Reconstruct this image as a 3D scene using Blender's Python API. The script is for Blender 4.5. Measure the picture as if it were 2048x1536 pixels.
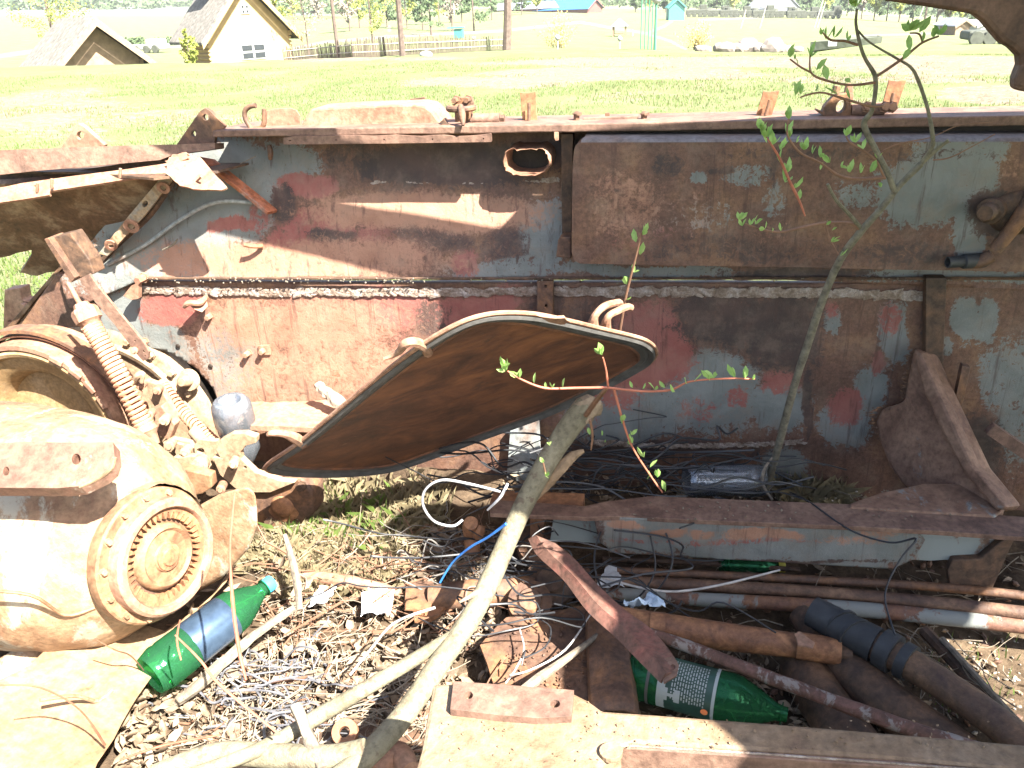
import bpy, bmesh, math, random
import numpy as np
from mathutils import Vector, Matrix, noise
from mathutils.geometry import tessellate_polygon
random.seed(7)
S = bpy.context.scene
for o in list(bpy.data.objects): bpy.data.objects.remove(o)

# ------------------------------------------------------------------ camera
MR = Matrix(((0.9817, -0.0434, 0.1853), (0.1857, 0.4299, -0.8836), (-0.0413, 0.9019, 0.4301)))
MR = MR.to_quaternion().normalized().to_matrix()
CAM = Vector((0, 0, 1.35))
cd = bpy.data.cameras.new('camera'); cam = bpy.data.objects.new('camera', cd); S.collection.objects.link(cam)
cam.matrix_world = Matrix.Translation(CAM) @ MR.to_4x4()
cd.sensor_width = 36; cd.lens = 36 * 1600 / 2048; cd.clip_start = 0.02; cd.clip_end = 6000
S.camera = cam
# ------------------------------------------------------------------ light
SD = Vector((-.535, .40, -.743)).normalized()          # direction the sunlight travels
w = bpy.data.worlds.new('World'); S.world = w; w.use_nodes = True
nt = w.node_tree; bg = nt.nodes['Background']
sky = nt.nodes.new('ShaderNodeTexSky'); sky.sky_type = 'NISHITA'; sky.sun_disc = False
sky.sun_elevation = math.radians(48); sky.sun_rotation = math.atan2(.535, -.40); sky.dust_density = 2.5
nt.links.new(sky.outputs[0], bg.inputs[0]); bg.inputs[1].default_value = 0.065
ld = bpy.data.lights.new('sun', 'SUN'); ld.energy = 5.0; ld.angle = math.radians(.5); ld.color = (1, .95, .86)
sun = bpy.data.objects.new('sun', ld); S.collection.objects.link(sun)
sun.rotation_euler = SD.to_track_quat('-Z', 'Y').to_euler()
S.view_settings.view_transform = 'Standard'; S.view_settings.look = 'None'
S.view_settings.gamma = 1; S.view_settings.exposure = 2.82

# ------------------------------------------------------------------ helpers
def ray(px, py):
    return (MR @ Vector((px - 1024, 768 - py, -1600))).normalized()
def P(px, py, Y=None, Z=None, on=None):
    d = ray(px, py)
    if on is not None:
        p0, n = on; return CAM + d * ((p0 - CAM).dot(n) / d.dot(n))
    if Z is not None: return CAM + d * ((Z - CAM.z) / d.z)
    return CAM + d * (Y / d.y)
def PR(px, py, dist):                                   # by horizontal distance
    d = ray(px, py); return CAM + d * (dist / math.hypot(d.x, d.y))
def proj(p):
    v = MR.transposed() @ (Vector(p) - CAM)
    return 1024 + 1600 * v.x / -v.z, 768 - 1600 * v.y / -v.z
def pxm(p):                                              # metres per pixel at p
    v = MR.transposed() @ (Vector(p) - CAM); return -v.z / 1600
def plane(a, b, c):
    n = (b - a).cross(c - a).normalized()
    return (a, n)

def obj(name, me, mat, parent=None, smooth=False, loc=None):
    """link mesh (bmesh or Mesh with world coordinates), recentred on its own middle"""
    if isinstance(me, bmesh.types.BMesh):
        bmesh.ops.recalc_face_normals(me, faces=me.faces[:])
        m2 = bpy.data.meshes.new(name); me.to_mesh(m2); me.free(); me = m2
    n = len(me.vertices); co = np.empty(n * 3, 'f'); me.vertices.foreach_get('co', co); co = co.reshape(-1, 3)
    if loc is None: c = (co.min(0) + co.max(0)) / 2
    else: c = np.array(loc)
    co -= c; me.vertices.foreach_set('co', co.ravel()); me.update()
    o = bpy.data.objects.new(name, me); S.collection.objects.link(o)
    if mat: me.materials.append(mat)
    if smooth:
        me.polygons.foreach_set('use_smooth', [True] * len(me.polygons))
        try: me.set_sharp_from_angle(angle=math.radians(38))
        except Exception: pass
    c = Vector(c)
    o.location = c
    if parent:
        o.parent = parent
        q = parent; off = Vector((0, 0, 0))
        while q: off += q.location; q = q.parent
        o.location = c - off
    return o
def empty(name, loc):
    o = bpy.data.objects.new(name, None); S.collection.objects.link(o); o.location = loc; o.empty_display_size = .1; return o
def tag(o, label=None, cat=None, group=None, kind=None):
    if label: o['label'] = label
    if cat: o['category'] = cat
    if group: o['group'] = group
    if kind: o['kind'] = kind
    return o
def bev(o, wd=.003, seg=2):
    m = o.modifiers.new('bevel', 'BEVEL'); m.width = wd; m.segments = seg; m.limit_method = 'ANGLE'; m.angle_limit = math.radians(35)
    return o
def rough(pts, amp, n=3):
    out = []
    for i, p in enumerate(pts):
        q = pts[(i + 1) % len(pts)]
        out.append(p)
        for k in range(1, n):
            t = k / n; out.append((p[0] + (q[0] - p[0]) * t + random.uniform(-amp, amp), p[1] + (q[1] - p[1]) * t + random.uniform(-amp, amp)))
    return out
def add_prism(bm, loops, vec):
    loops = [[Vector(p) for p in l] for l in loops]
    F = [[bm.verts.new(p) for p in l] for l in loops]; B = [[bm.verts.new(p + vec) for p in l] for l in loops]
    ff = [v for l in F for v in l]; bb = [v for l in B for v in l]
    for t in tessellate_polygon(loops):
        try:
            bm.faces.new([ff[i] for i in t]); bm.faces.new([bb[i] for i in reversed(t)])
        except ValueError: pass
    for f, b in zip(F, B):
        for i in range(len(f)):
            j = (i + 1) % len(f); bm.faces.new((f[i], f[j], b[j], b[i]))
def prism(name, loops, vec, mat, parent=None, b=.003):
    bm = bmesh.new(); add_prism(bm, loops, Vector(vec)); o = obj(name, bm, mat, parent)
    if b: bev(o, b)
    return o
def pprism(name, pts, mat, parent=None, th=.01, holes=(), b=.002, Y=None, Z=None, on=None, vec=None):
    """outline given as points of one plane, extruded away from the viewer"""
    loops = [[P(x, y, Y, Z, on) for x, y in pts]] + [[P(x, y, Y, Z, on) for x, y in h] for h in holes]
    if vec is None:
        if on is not None:
            n = on[1].copy()
            if n.dot(loops[0][0] - CAM) < 0: n = -n
            vec = n * th
        elif Z is not None: vec = Vector((0, 0, -th))
        else: vec = Vector((0, th, 0))
    return prism(name, loops, vec, mat, parent, b)
def circ(cx, cy, rx, ry=None, n=14, rot=0):
    ry = ry or rx; out = []
    for i in range(n):
        a = 2 * math.pi * i / n; x = rx * math.cos(a); y = ry * math.sin(a)
        out.append((cx + x * math.cos(rot) - y * math.sin(rot), cy + x * math.sin(rot) + y * math.cos(rot)))
    return out
def catmull(pts, sub=5):
    if len(pts) < 3: return pts
    out = []
    for i in range(len(pts) - 1):
        p0 = pts[max(i - 1, 0)]; p1 = pts[i]; p2 = pts[i + 1]; p3 = pts[min(i + 2, len(pts) - 1)]
        for k in range(sub):
            t = k / sub
            out.append(tuple(.5 * ((2 * b) + (-a + c) * t + (2 * a - 5 * b + 4 * c - d) * t * t + (-a + 3 * b - 3 * c + d) * t ** 3) for a, b, c, d in zip(p0, p1, p2, p3)))
    out.append(tuple(pts[-1])); return out
def add_tube(bm, pts, seg=8, cap=True, jit=0):
    """pts: list of (x,y,z,r)"""
    V = [Vector(p[:3]) for p in pts]; rings = []; up = None
    for i, p in enumerate(V):
        d = (V[min(i + 1, len(V) - 1)] - V[max(i - 1, 0)])
        if d.length < 1e-7: d = Vector((0, 0, 1))
        d.normalize()
        if up is None: up = d.orthogonal().normalized()
        up = (up - d * up.dot(d))
        if up.length < 1e-5: up = d.orthogonal()
        up.normalize(); s = d.cross(up); r = pts[i][3]
        rings.append([bm.verts.new(p + (up * math.cos(2 * math.pi * k / seg) + s * math.sin(2 * math.pi * k / seg)) * r * (1 + random.uniform(-jit, jit))) for k in range(seg)])
    for a, b in zip(rings, rings[1:]):
        for k in range(seg): bm.faces.new((a[k], a[(k + 1) % seg], b[(k + 1) % seg], b[k]))
    if cap:
        bm.faces.new(rings[0][::-1]); bm.faces.new(rings[-1])
def tp(pts, sub=5, Y=None, Z=None):
    """points (px,py,Y,width_px) -> smooth (x,y,z,r)"""
    out = []
    for p in pts:
        v = P(p[0], p[1], p[2]) if Z is None else P(p[0], p[1], Z=p[2])
        out.append((v.x, v.y, v.z, p[3] * .5 * pxm(v)))
    return catmull(out, sub)
def tube(name, pts, mat, parent=None, seg=10, sub=5, useZ=False, jit=0, smooth=True):
    bm = bmesh.new(); add_tube(bm, tp(pts, sub, Z=1 if useZ else None), seg, True, jit); return obj(name, bm, mat, parent, smooth)
def add_lathe(bm, prof, org, ax, seg=40, wob=0):
    """prof: (r, h) along axis"""
    ax = Vector(ax).normalized(); u = ax.orthogonal().normalized(); v = ax.cross(u); rings = []
    for r, h in prof:
        if r < 1e-6: rings.append([bm.verts.new(org + ax * h)])
        else: rings.append([bm.verts.new(org + ax * h + (u * math.cos(2 * math.pi * k / seg) + v * math.sin(2 * math.pi * k / seg)) * r) for k in range(seg)])
    for a, b in zip(rings, rings[1:]):
        for k in range(seg):
            k2 = (k + 1) % seg
            if len(a) == 1 and len(b) == 1: continue
            if len(a) == 1: bm.faces.new((a[0], b[k2], b[k]))
            elif len(b) == 1: bm.faces.new((a[k], a[k2], b[0]))
            else: bm.faces.new((a[k], a[k2], b[k2], b[k]))
def lathe(name, prof, org, ax, mat, parent=None, seg=40):
    bm = bmesh.new(); add_lathe(bm, prof, Vector(org), ax, seg); return obj(name, bm, mat, parent, True)
def add_box(bm, c, sx, sy, sz, rot=None):
    m = Matrix.Translation(Vector(c)) @ (rot.to_4x4() if rot else Matrix.Identity(4)) @ Matrix.Diagonal((sx, sy, sz, 1))
    bmesh.ops.create_cube(bm, size=1, matrix=m)
def frame_from(d, up=Vector((0, 0, 1))):
    d = Vector(d).normalized(); s = up.cross(d)
    if s.length < 1e-4: s = Vector((1, 0, 0))
    s.normalize(); u = d.cross(s); return Matrix((s, d, u)).transposed()   # local y along d
def add_bolt(bm, p, n, r, h):
    n = Vector(n).normalized()
    add_lathe(bm, [(0, h), (r * .92, h), (r, h * .8), (r, 0), (r * 1.35, 0), (r * 1.35, -h * .3)], Vector(p), n, 6)
def soup(name, V, F, mat, attr=None, parent=None):
    """fast mesh from arrays of tris/quads, returns object"""
    V = np.asarray(V, 'f'); F = np.asarray(F, 'i'); me = bpy.data.meshes.new(name)
    me.vertices.add(len(V)); me.vertices.foreach_set('co', V.ravel())
    k = F.shape[1]; me.loops.add(F.size); me.loops.foreach_set('vertex_index', F.ravel())
    me.polygons.add(len(F)); me.polygons.foreach_set('loop_start', np.arange(0, F.size, k, dtype='i')); me.polygons.foreach_set('loop_total', np.full(len(F), k, 'i'))
    me.update(calc_edges=True)
    if attr is not None:
        for nm, A in attr.items():
            a = me.attributes.new(nm, 'FLOAT_COLOR', 'POINT'); a.data.foreach_set('color', np.asarray(A, 'f').ravel())
    return obj(name, me, mat, parent)

# ------------------------------------------------------------------ materials
class N:
    def __init__(s, name):
        s.m = bpy.data.materials.new(name); s.m.use_nodes = True; s.t = s.m.node_tree; s.b = s.t.nodes['Principled BSDF']
    def n(s, ty, **k):
        q = s.t.nodes.new('ShaderNode' + ty)
        for a, b in k.items(): setattr(q, a, b)
        return q
    def l(s, a, b): s.t.links.new(a, b)
    def coord(s, scale=(1, 1, 1)):
        g = s.n('NewGeometry'); mp = s.n('Mapping'); s.l(g.outputs['Position'], mp.inputs[0]); mp.inputs['Scale'].default_value = scale; return mp.outputs[0]
    def noise(s, scale, detail=6, rough=.6, co=None, dist=0):
        q = s.n('TexNoise'); q.inputs['Scale'].default_value = scale; q.inputs['Detail'].default_value = detail; q.inputs['Roughness'].default_value = rough; q.inputs['Distortion'].default_value = dist
        s.l(co if co is not None else s.coord(), q.inputs['Vector']); return q.outputs['Fac']
    def ramp(s, fac, stops):
        q = s.n('ValToRGB'); e = q.color_ramp.elements
        while len(e) < len(stops): e.new(.5)
        for i, (p, c) in enumerate(stops): e[i].position = p; e[i].color = (*c, 1)
        s.l(fac, q.inputs[0]); return q.outputs[0]
    def mix(s, f, a, b, mode='MIX'):
        q = s.n('Mix', data_type='RGBA', blend_type=mode)
        for inp, v in ((q.inputs[0], f), (q.inputs[6], a), (q.inputs[7], b)):
            if isinstance(v, (int, float)): inp.default_value = v
            elif isinstance(v, tuple): inp.default_value = (*v, 1)
            else: s.l(v, inp)
        return q.outputs[2]
    def math(s, op, a, b=0, c=None):
        q = s.n('Math', operation=op)
        for i, v in enumerate((a, b, c)):
            if v is None: continue
            if isinstance(v, (int, float)): q.inputs[i].default_value = v
            else: s.l(v, q.inputs[i])
        return q.outputs[0]
    def step(s, v, lo, hi):
        q = s.n('MapRange', interpolation_type='SMOOTHSTEP'); s.l(v, q.inputs[0]); q.inputs[1].default_value = lo; q.inputs[2].default_value = hi; return q.outputs[0]
    def fin(s, col, rough=.8, bump=None, bs=.5, bd=.002, metal=0, spec=.4):
        if isinstance(col, tuple): s.b.inputs['Base Color'].default_value = (*col, 1)
        else: s.l(col, s.b.inputs['Base Color'])
        if isinstance(rough, (int, float)): s.b.inputs['Roughness'].default_value = rough
        else: s.l(rough, s.b.inputs['Roughness'])
        s.b.inputs['Metallic'].default_value = metal; s.b.inputs['Specular IOR Level'].default_value = spec
        if bump is not None:
            q = s.n('Bump'); q.inputs['Strength'].default_value = bs; q.inputs['Distance'].default_value = bd; s.l(bump, q.inputs['Height']); s.l(q.outputs[0], s.b.inputs['Normal'])
        return s.m
BR = (.130, .066, .044); DK = (.052, .030, .024); OR = (.30, .115, .045); RED = (.36, .075, .065); GR = (.19, .25, .30); PALE = (.36, .25, .17); CREAM = (.55, .40, .24)
def metal(name, a=DK, b=BR, c=OR, scale=9, chips=None, chip_t=.6, bump=.5, rg=.72, fine=70):
    s = N(name); n1 = s.noise(scale, 7, .68, dist=.6); col = s.ramp(n1, [(.28, a), (.48, b), (.68, c)])
    n2 = s.noise(fine, 4, .7); col = s.mix(.75, col, s.ramp(n2, [(.3, (.45, .42, .40)), (.62, (1.15, 1.1, 1.1))]), 'MULTIPLY')
    if chips:
        n3 = s.noise(scale * .6, 9, .72, s.coord((1.3, 1, .8)), .4); m = s.step(n3, chip_t - .03, chip_t + .03); col = s.mix(m, col, chips)
    h = s.math('ADD', n2, s.math('MULTIPLY', n1, 1.5))
    return s.fin(col, s.math('ADD', s.math('MULTIPLY', n1, .3), rg - .18), h, bump, .003)
RUST = metal('rust', DK, (.118, .068, .044), (.24, .12, .055), 15); RUSTD = metal('rust_dark', (.028, .020, .014), (.075, .046, .030), (.14, .08, .045), 20)
RUSTO = metal('rust_orange', BR, (.21, .10, .05), (.35, .18, .085), 18)
RUSTL = metal('rust_light', (.15, .07, .045), (.25, .14, .09), (.33, .21, .14), 8)
RUSTP = metal('rust_pink', (.075, .045, .034), (.145, .086, .062), (.22, .142, .10), 12)
PIPEG = metal('rust_grey_paint', DK, BR, (.2, .10, .05), 12, chips=(.17, .18, .17), chip_t=.51)
PIPER = metal('rust_red_paint', DK, (.11, .058, .042), (.19, .10, .08), 22, chips=(.22, .19, .17), chip_t=.54)
CAST = metal('pale_casting', (.14, .065, .035), (.235, .15, .085), (.31, .225, .14), 8, chips=(.29, .25, .19), chip_t=.58, bump=.6)
CASTO = metal('orange_casting', (.12, .055, .03), (.21, .115, .06), (.28, .18, .10), 14, bump=.4)
GREYP = metal('grey_blue_paint', (.16, .085, .05), (.25, .27, .26), (.24, .30, .30), 6, bump=.25)
GRIME = metal('grimy_plate', (.05, .028, .018), (.12, .065, .035), (.27, .20, .13), 9, bump=.6)
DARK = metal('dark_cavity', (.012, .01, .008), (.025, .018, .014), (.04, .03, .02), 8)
SEAM = metal('weld_metal', (.11, .075, .052), (.23, .18, .14), (.40, .37, .34), 30, bump=1, fine=200, rg=.5)
def wallmat(name, seed=0):
    s = N(name); co = s.coord(); n1 = s.noise(7, 8, .65, co, .5); n2 = s.noise(44, 9, .8, co, .9); n3 = s.noise(110, 4, .7, co)
    st = s.noise(1, 7, .7, s.coord((55, 55, 3.0)), .25)
    col = s.ramp(n1, [(.28, (.070, .040, .030)), (.5, (.130, .068, .046)), (.72, (.21, .115, .06))])
    col = s.mix(.8, col, s.ramp(n3, [(.3, (.5, .46, .45)), (.6, (1.1, 1.1, 1.1))]), 'MULTIPLY')
    at = s.n('Attribute', attribute_name='wear_tint'); sp = s.n('SeparateColor'); s.l(at.outputs['Color'], sp.inputs[0])
    dn = s.math('MULTIPLY', s.math('SUBTRACT', s.math('ADD', s.math('MULTIPLY', n2, .75), s.math('MULTIPLY', s.math('ADD', n3, st), .28)), .655), 2.5)
    def lay(col, w, c1, c2, wd=.06):
        m = s.step(s.math('ADD', w, dn), .5 - wd, .5 + wd)
        return s.mix(m, col, s.mix(s.step(n1, .35, .65), c1, c2))
    col = lay(col, sp.outputs[1], (.118, .128, .12), (.175, .185, .175), .05)
    col = lay(col, sp.outputs[0], (.20, .060, .050), (.25, .10, .08), .13)
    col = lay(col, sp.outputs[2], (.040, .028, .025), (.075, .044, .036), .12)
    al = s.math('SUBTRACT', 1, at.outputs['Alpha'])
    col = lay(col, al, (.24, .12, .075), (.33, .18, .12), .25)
    col = s.mix(s.math('MULTIPLY', s.step(s.noise(15, 6, .7, co), .45, .7), .35), col, (.20, .145, .105)); drip = s.step(st, .55, .66); col = s.mix(s.math('MULTIPLY', drip, .6), col, (.06, .03, .024))
    return s.fin(col, s.math('ADD', s.math('MULTIPLY', n2, .35), .42), s.math('ADD', n3, s.math('MULTIPLY', n2, 2)), .45, .003)
WALL = wallmat('painted_armour')
def plain(name, c, r=.8, scale=30, var=.35, bump=.3, metal_=0):
    s = N(name); n = s.noise(scale, 5, .65); lo = tuple(x * (1 - var) for x in c); hi = tuple(min(1, x * (1 + var)) for x in c)
    return s.fin(s.ramp(n, [(.3, lo), (.7, hi)]), r, n, bump, .003, metal_)
STONEP = plain('pebble', (.24, .21, .17), .9, 40, .4)
RUBBER = plain('black_rubber', (.028, .03, .033), .6); GASKET = plain('grey_gasket', (.075, .072, .068), .6)
WIREB = plain('black_cable', (.022, .023, .026), .45); WIREG = plain('grey_wire', (.35, .33, .31), .5); WIREBL = plain('blue_wire', (.03, .16, .5), .5)
s = N('smooth_bark'); n1 = s.noise(9, 6, .65); n2 = s.noise(70, 5, .75); n3 = s.noise(24, 4, .6)
c_ = s.ramp(n1, [(.3, (.11, .095, .06)), (.5, (.17, .152, .10)), (.7, (.21, .18, .12))]); c_ = s.mix(.7, c_, s.ramp(n2, [(.32, (.45, .42, .4)), (.55, (1.1, 1.1, 1.1))]), 'MULTIPLY'); c_ = s.mix(s.math('MULTIPLY', s.step(n3, .60, .66), .7), c_, (.09, .06, .04))
BARK = s.fin(c_, .85, s.math('ADD', n2, n3), .9, .004); BARKG = plain('green_grey_bark', (.135, .12, .085), .85, 60, .5, .8); TWIG = plain('twig_bark', (.17, .09, .055), .7); TWIGR = plain('red_twig', (.30, .10, .06), .6)
DEADW = plain('dead_wood', (.17, .14, .105), .9, 60, .45, .8); WHITE = plain('white_paper', (.78, .78, .80), .7, 20, .1); GREYW = plain('weathered_wood', (.30, .27, .24), .9, 10)
def leafm(name, c1, c2, tr=.3):
    s = N(name); n = s.noise(35, 3, .6); col = s.ramp(n, [(.3, c1), (.7, c2)]); s.l(col, s.b.inputs['Base Color']); s.b.inputs['Roughness'].default_value = .6; s.b.inputs['Specular IOR Level'].default_value = .25
    t = s.n('BsdfTranslucent'); s.l(col, t.inputs[0]); mx = s.n('MixShader'); mx.inputs[0].default_value = tr; s.l(s.b.outputs[0], mx.inputs[1]); s.l(t.outputs[0], mx.inputs[2]); s.l(mx.outputs[0], s.t.nodes['Material Output'].inputs[0]); return s.m
LEAF = leafm('spring_leaf', (.20, .34, .09), (.38, .54, .18), .4); GRASS = leafm('grass_blade', (.07, .12, .025), (.14, .185, .05)); DRYG = leafm('dry_grass', (.15, .12, .065), (.25, .21, .13), .15)
LITTER = leafm('dry_leaves', (.09, .058, .036), (.30, .235, .165), .12)
FOLY = leafm('fresh_foliage', (.19, .24, .05), (.36, .38, .10), .3); FOLD = leafm('dark_conifer', (.045, .075, .035), (.10, .14, .06), .15); FOLW = leafm('willow_twigs', (.38, .30, .12), (.50, .42, .18), .3); BARE = leafm('bare_twig_haze', (.20, .17, .13), (.32, .28, .22), .1)
def glass(name, c, ior=1.2, r=.04, tr=1.0):
    s = N(name); s.b.inputs['Base Color'].default_value = (*c, 1); s.b.inputs['Roughness'].default_value = r; s.b.inputs['IOR'].default_value = ior; s.b.inputs['Transmission Weight'].default_value = tr
    n = s.noise(40, 3, .5); q = s.n('Bump'); q.inputs['Strength'].default_value = .15; q.inputs['Distance'].default_value = .004; s.l(n, q.inputs['Height']); s.l(q.outputs[0], s.b.inputs['Normal']); return s.m
GGREEN_ = glass('green_bottle', (.01, .20, .06), 1.35, .06, .75); GCLEAR = glass('clear_plastic', (.72, .78, .84), 1.3, .10, .90)

def thin(name, tint, gl, fac, r_=.07):
    s = N(name); t = s.n('BsdfTransparent'); t.inputs[0].default_value = (*tint, 1); g = s.n('BsdfGlossy'); g.inputs[0].default_value = (*gl, 1); g.inputs['Roughness'].default_value = r_
    lw = s.n('LayerWeight'); lw.inputs[0].default_value = .35; n = s.noise(45, 3, .6); q = s.n('Bump'); q.inputs['Strength'].default_value = .5; q.inputs['Distance'].default_value = .004; s.l(n, q.inputs['Height']); s.l(q.outputs[0], g.inputs['Normal']); s.l(q.outputs[0], lw.inputs['Normal'])
    d = s.n('BsdfDiffuse'); d.inputs[0].default_value = (*gl, 1); m1 = s.n('MixShader'); s.l(s.math('MULTIPLY_ADD', lw.outputs['Fresnel'], .8, fac), m1.inputs[0]); s.l(t.outputs[0], m1.inputs[1]); s.l(g.outputs[0], m1.inputs[2])
    m2 = s.n('MixShader'); m2.inputs[0].default_value = .10; s.l(m1.outputs[0], m2.inputs[1]); s.l(d.outputs[0], m2.inputs[2]); s.l(m2.outputs[0], s.t.nodes['Material Output'].inputs[0]); return s.m
GGREEN = thin('green_bottle_wall', (.10, .52, .22), (.10, .42, .20), .05); GCLEAR = thin('clear_bottle_wall', (.90, .93, .96), (.55, .6, .66), .06, .12)
BLUECAP = plain('blue_cap', (.05, .42, .75), .4, 5, .05); LABELM = plain('bottle_label', (.07, .11, .17), .25, 14, .4, .2, .6); LABELG = plain('grey_label', (.30, .33, .32), .4, 10, .1); INK = plain('label_ink', (.05, .06, .06), .6); ORNG = plain('orange_spot', (.75, .22, .08), .5)

# ------------------------------------------------------------------ terrain
cols = [(-700, [(0, 0), (25, 134), (45, 170), (60, 160), (100, 135), (150, 104), (300, 55), (500, 26), (700, 17), (1000, 10), (3000, 20)]),
        (0, [(0, 0), (27, 136), (45, 165), (60, 150), (100, 128), (150, 100), (300, 52), (500, 24), (700, 15), (1000, 8), (3000, 20)]),
        (450, [(0, 0), (27, 124), (40, 145), (60, 132), (100, 112), (150, 92), (300, 48), (500, 20), (700, 12), (1000, 5), (3000, 12)]),
        (700, [(0, 0), (26, 119), (36, 114), (50, 107), (80, 90), (130, 70), (200, 50), (300, 38), (600, 30), (3000, 10)]),
        (1024, [(0, 0), (24, 113), (35, 101), (60, 90), (110, 72), (150, 58), (220, 34), (280, 16), (600, 14), (3000, 0)]),
        (1400, [(0, 0), (21, 113), (30, 107), (60, 98), (100, 82), (160, 50), (250, 28), (350, 24), (600, 20), (3000, -10)]),
        (1700, [(0, 0), (19, 113), (30, 108), (50, 103), (80, 85), (150, 52), (250, 34), (350, 30), (600, 28), (3000, -20)]),
        (2048, [(0, 0), (18, 113), (30, 108), (60, 94), (120, 72), (200, 58), (350, 52), (600, 48), (3000, -20)]),
        (2800, [(0, 0), (18, 113), (30, 108), (60, 94), (120, 72), (200, 58), (350, 52), (600, 48), (3000, -20)])]
prof = []
for px, pr in cols:
    az = math.atan2(ray(px, 60).x, ray(px, 60).y); L = []
    for dd, py in pr:
        if dd == 0: L.append((0, 0.)); continue
        if dd < 30 and py < 140: L.append((dd * .45, 0.))
        r = ray(px, py); L.append((dd, 1.35 + dd * r.z / math.hypot(r.x, r.y)))
    prof.append((az, np.array(L)))
AZ = np.array([p[0] for p in prof])
def hgt(x, y):
    x = np.atleast_1d(np.asarray(x, float)); y = np.atleast_1d(np.asarray(y, float))
    r = np.hypot(x, y); az = np.arctan2(x, np.maximum(y, 1e-6)); az = np.where(y < 0, np.sign(x) * 1.5, az)
    Z = np.array([np.interp(r, p[1][:, 0], p[1][:, 1]) for p in prof]); out = np.empty_like(r)
    for i in range(len(r)): out[i] = np.interp(az[i], AZ, Z[:, i])
    return out
def G(px, dist, py=60):
    r = ray(px, py); h = math.hypot(r.x, r.y); x, y = r.x / h * dist, r.y / h * dist
    return Vector((x, y, float(hgt(x, y)[0])))
az = np.concatenate([np.radians(np.arange(-180, -58, 6)), np.radians(np.arange(-57, 45, .25)), np.radians(np.arange(48, 180, 6))])
rr = np.concatenate([[0.4], np.arange(.8, 6, .35), np.geomspace(6.2, 60, 190), np.geomspace(62, 3000, 90)])
A, R = np.meshgrid(az, rr, indexing='ij'); GX = np.sin(A) * R; GY = np.cos(A) * R; GZ = hgt(GX.ravel(), GY.ravel()).reshape(GX.shape)
V = np.stack([GX, GY, GZ], -1).reshape(-1, 3)
bumpn = np.array([noise.fractal(Vector((v[0] * .7, v[1] * .7, 0)), 1, 2, 4) for v in V]); rad = np.hypot(V[:, 0], V[:, 1])
V[:, 2] += bumpn * .05 * np.clip((rad - 4) / 4, 0, 1) * np.clip(60 / rad, 0, 1)
na, nr = A.shape; idx = np.arange(na * nr).reshape(na, nr)
q = lambda a, b: np.stack([idx[a, :-1], idx[b, :-1], idx[b, 1:], idx[a, 1:]], -1).reshape(-1, 4)
F = np.concatenate([np.stack([idx[:-1, :-1], idx[1:, :-1], idx[1:, 1:], idx[:-1, 1:]], -1).reshape(-1, 4), np.stack([idx[-1, :-1], idx[0, :-1], idx[0, 1:], idx[-1, 1:]], -1)])
Mi = np.array(MR.transposed()); vv = (V - np.array(CAM)) @ Mi.T; dz = np.where(-vv[:, 2] > .1, -vv[:, 2], 1e6)
PX = 1024 + 1600 * vv[:, 0] / dz; PY = 768 - 1600 * vv[:, 1] / dz; PX[-vv[:, 2] <= .1] = -9e3
dirt = np.zeros(len(V))
for cx, cy, rx, ry, s_ in [(1500, 124, 560, 12, 1.0), (1900, 132, 260, 22, 1.), (1250, 148, 330, 16, .85), (980, 165, 220, 14, .75), (700, 118, 330, 5, .6), (120, 230, 220, 60, .62), (380, 250, 240, 30, .55), (1750, 160, 260, 10, .8), (1700, 205, 90, 14, .7), (1980, 190, 120, 22, .9), (1300, 190, 160, 12, .4)]:
    e = ((PX - cx) / rx) ** 2 + ((PY - cy) / ry) ** 2; dirt = np.maximum(dirt, s_ * np.clip(1.35 - e, 0, 1))
def segd(px, py, a, b):
    a = np.array(a, float); b = np.array(b, float); d = b - a; t = np.clip(((px - a[0]) * d[0] + (py - a[1]) * d[1]) / (d @ d), 0, 1); return np.hypot(px - a[0] - t * d[0], py - a[1] - t * d[1])
path = np.zeros(len(V))
for pl, wd in [([(560, 102), (650, 84), (800, 72), (1000, 62), (1110, 50), (1160, 44), (1230, 57), (1290, 66), (1340, 82), (1370, 98)], 3.2), ([(1290, 68), (1330, 52), (1360, 30)], 3), ([(745, 100), (775, 70), (782, 45)], 3), ([(1400, 40), (1560, 33)], 2), ([(1700, 72), (1900, 66)], 2), ([(250, 98), (420, 88)], 4), ([(0, 112), (100, 98), (250, 90)], 5)]:
    for a, b in zip(pl, pl[1:]): path = np.maximum(path, np.clip(1.4 - segd(PX, PY, a, b) / wd, 0, 1) * (rad > 20))
fieldm = np.clip((PY * -1 + 34) / 6, 0, 1) * (PX < 640) * (rad > 200)
att = np.stack([dirt, path, fieldm, np.ones(len(V))], -1)
s = N('meadow'); co = s.coord(); at = s.n('Attribute', attribute_name='wear_tint'); sp = s.n('SeparateColor'); s.l(at.outputs['Color'], sp.inputs[0])
n1 = s.noise(.55, 6, .6, co); n2 = s.noise(7, 6, .7, co); n3 = s.noise(28, 5, .75, co)
gc = s.ramp(n1, [(.3, (.12, .145, .062)), (.55, (.15, .17, .082)), (.75, (.19, .185, .12))])
gc = s.mix(.7, gc, s.ramp(n3, [(.3, (.55, .55, .5)), (.65, (1.15, 1.15, 1.1))]), 'MULTIPLY')
m = s.step(s.math('ADD', sp.outputs[0], s.math('MULTIPLY', s.math('SUBTRACT', s.math('ADD', n2, n1), 1), 1.4)), .42, .62)
dc = s.mix(.8, s.ramp(n2, [(.3, (.14, .105, .075)), (.6, (.205, .175, .13)), (.75, (.25, .22, .17))]), s.ramp(n3, [(.3, (.6, .57, .53)), (.6, (1.1, 1.1, 1.1))]), 'MULTIPLY')
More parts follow.
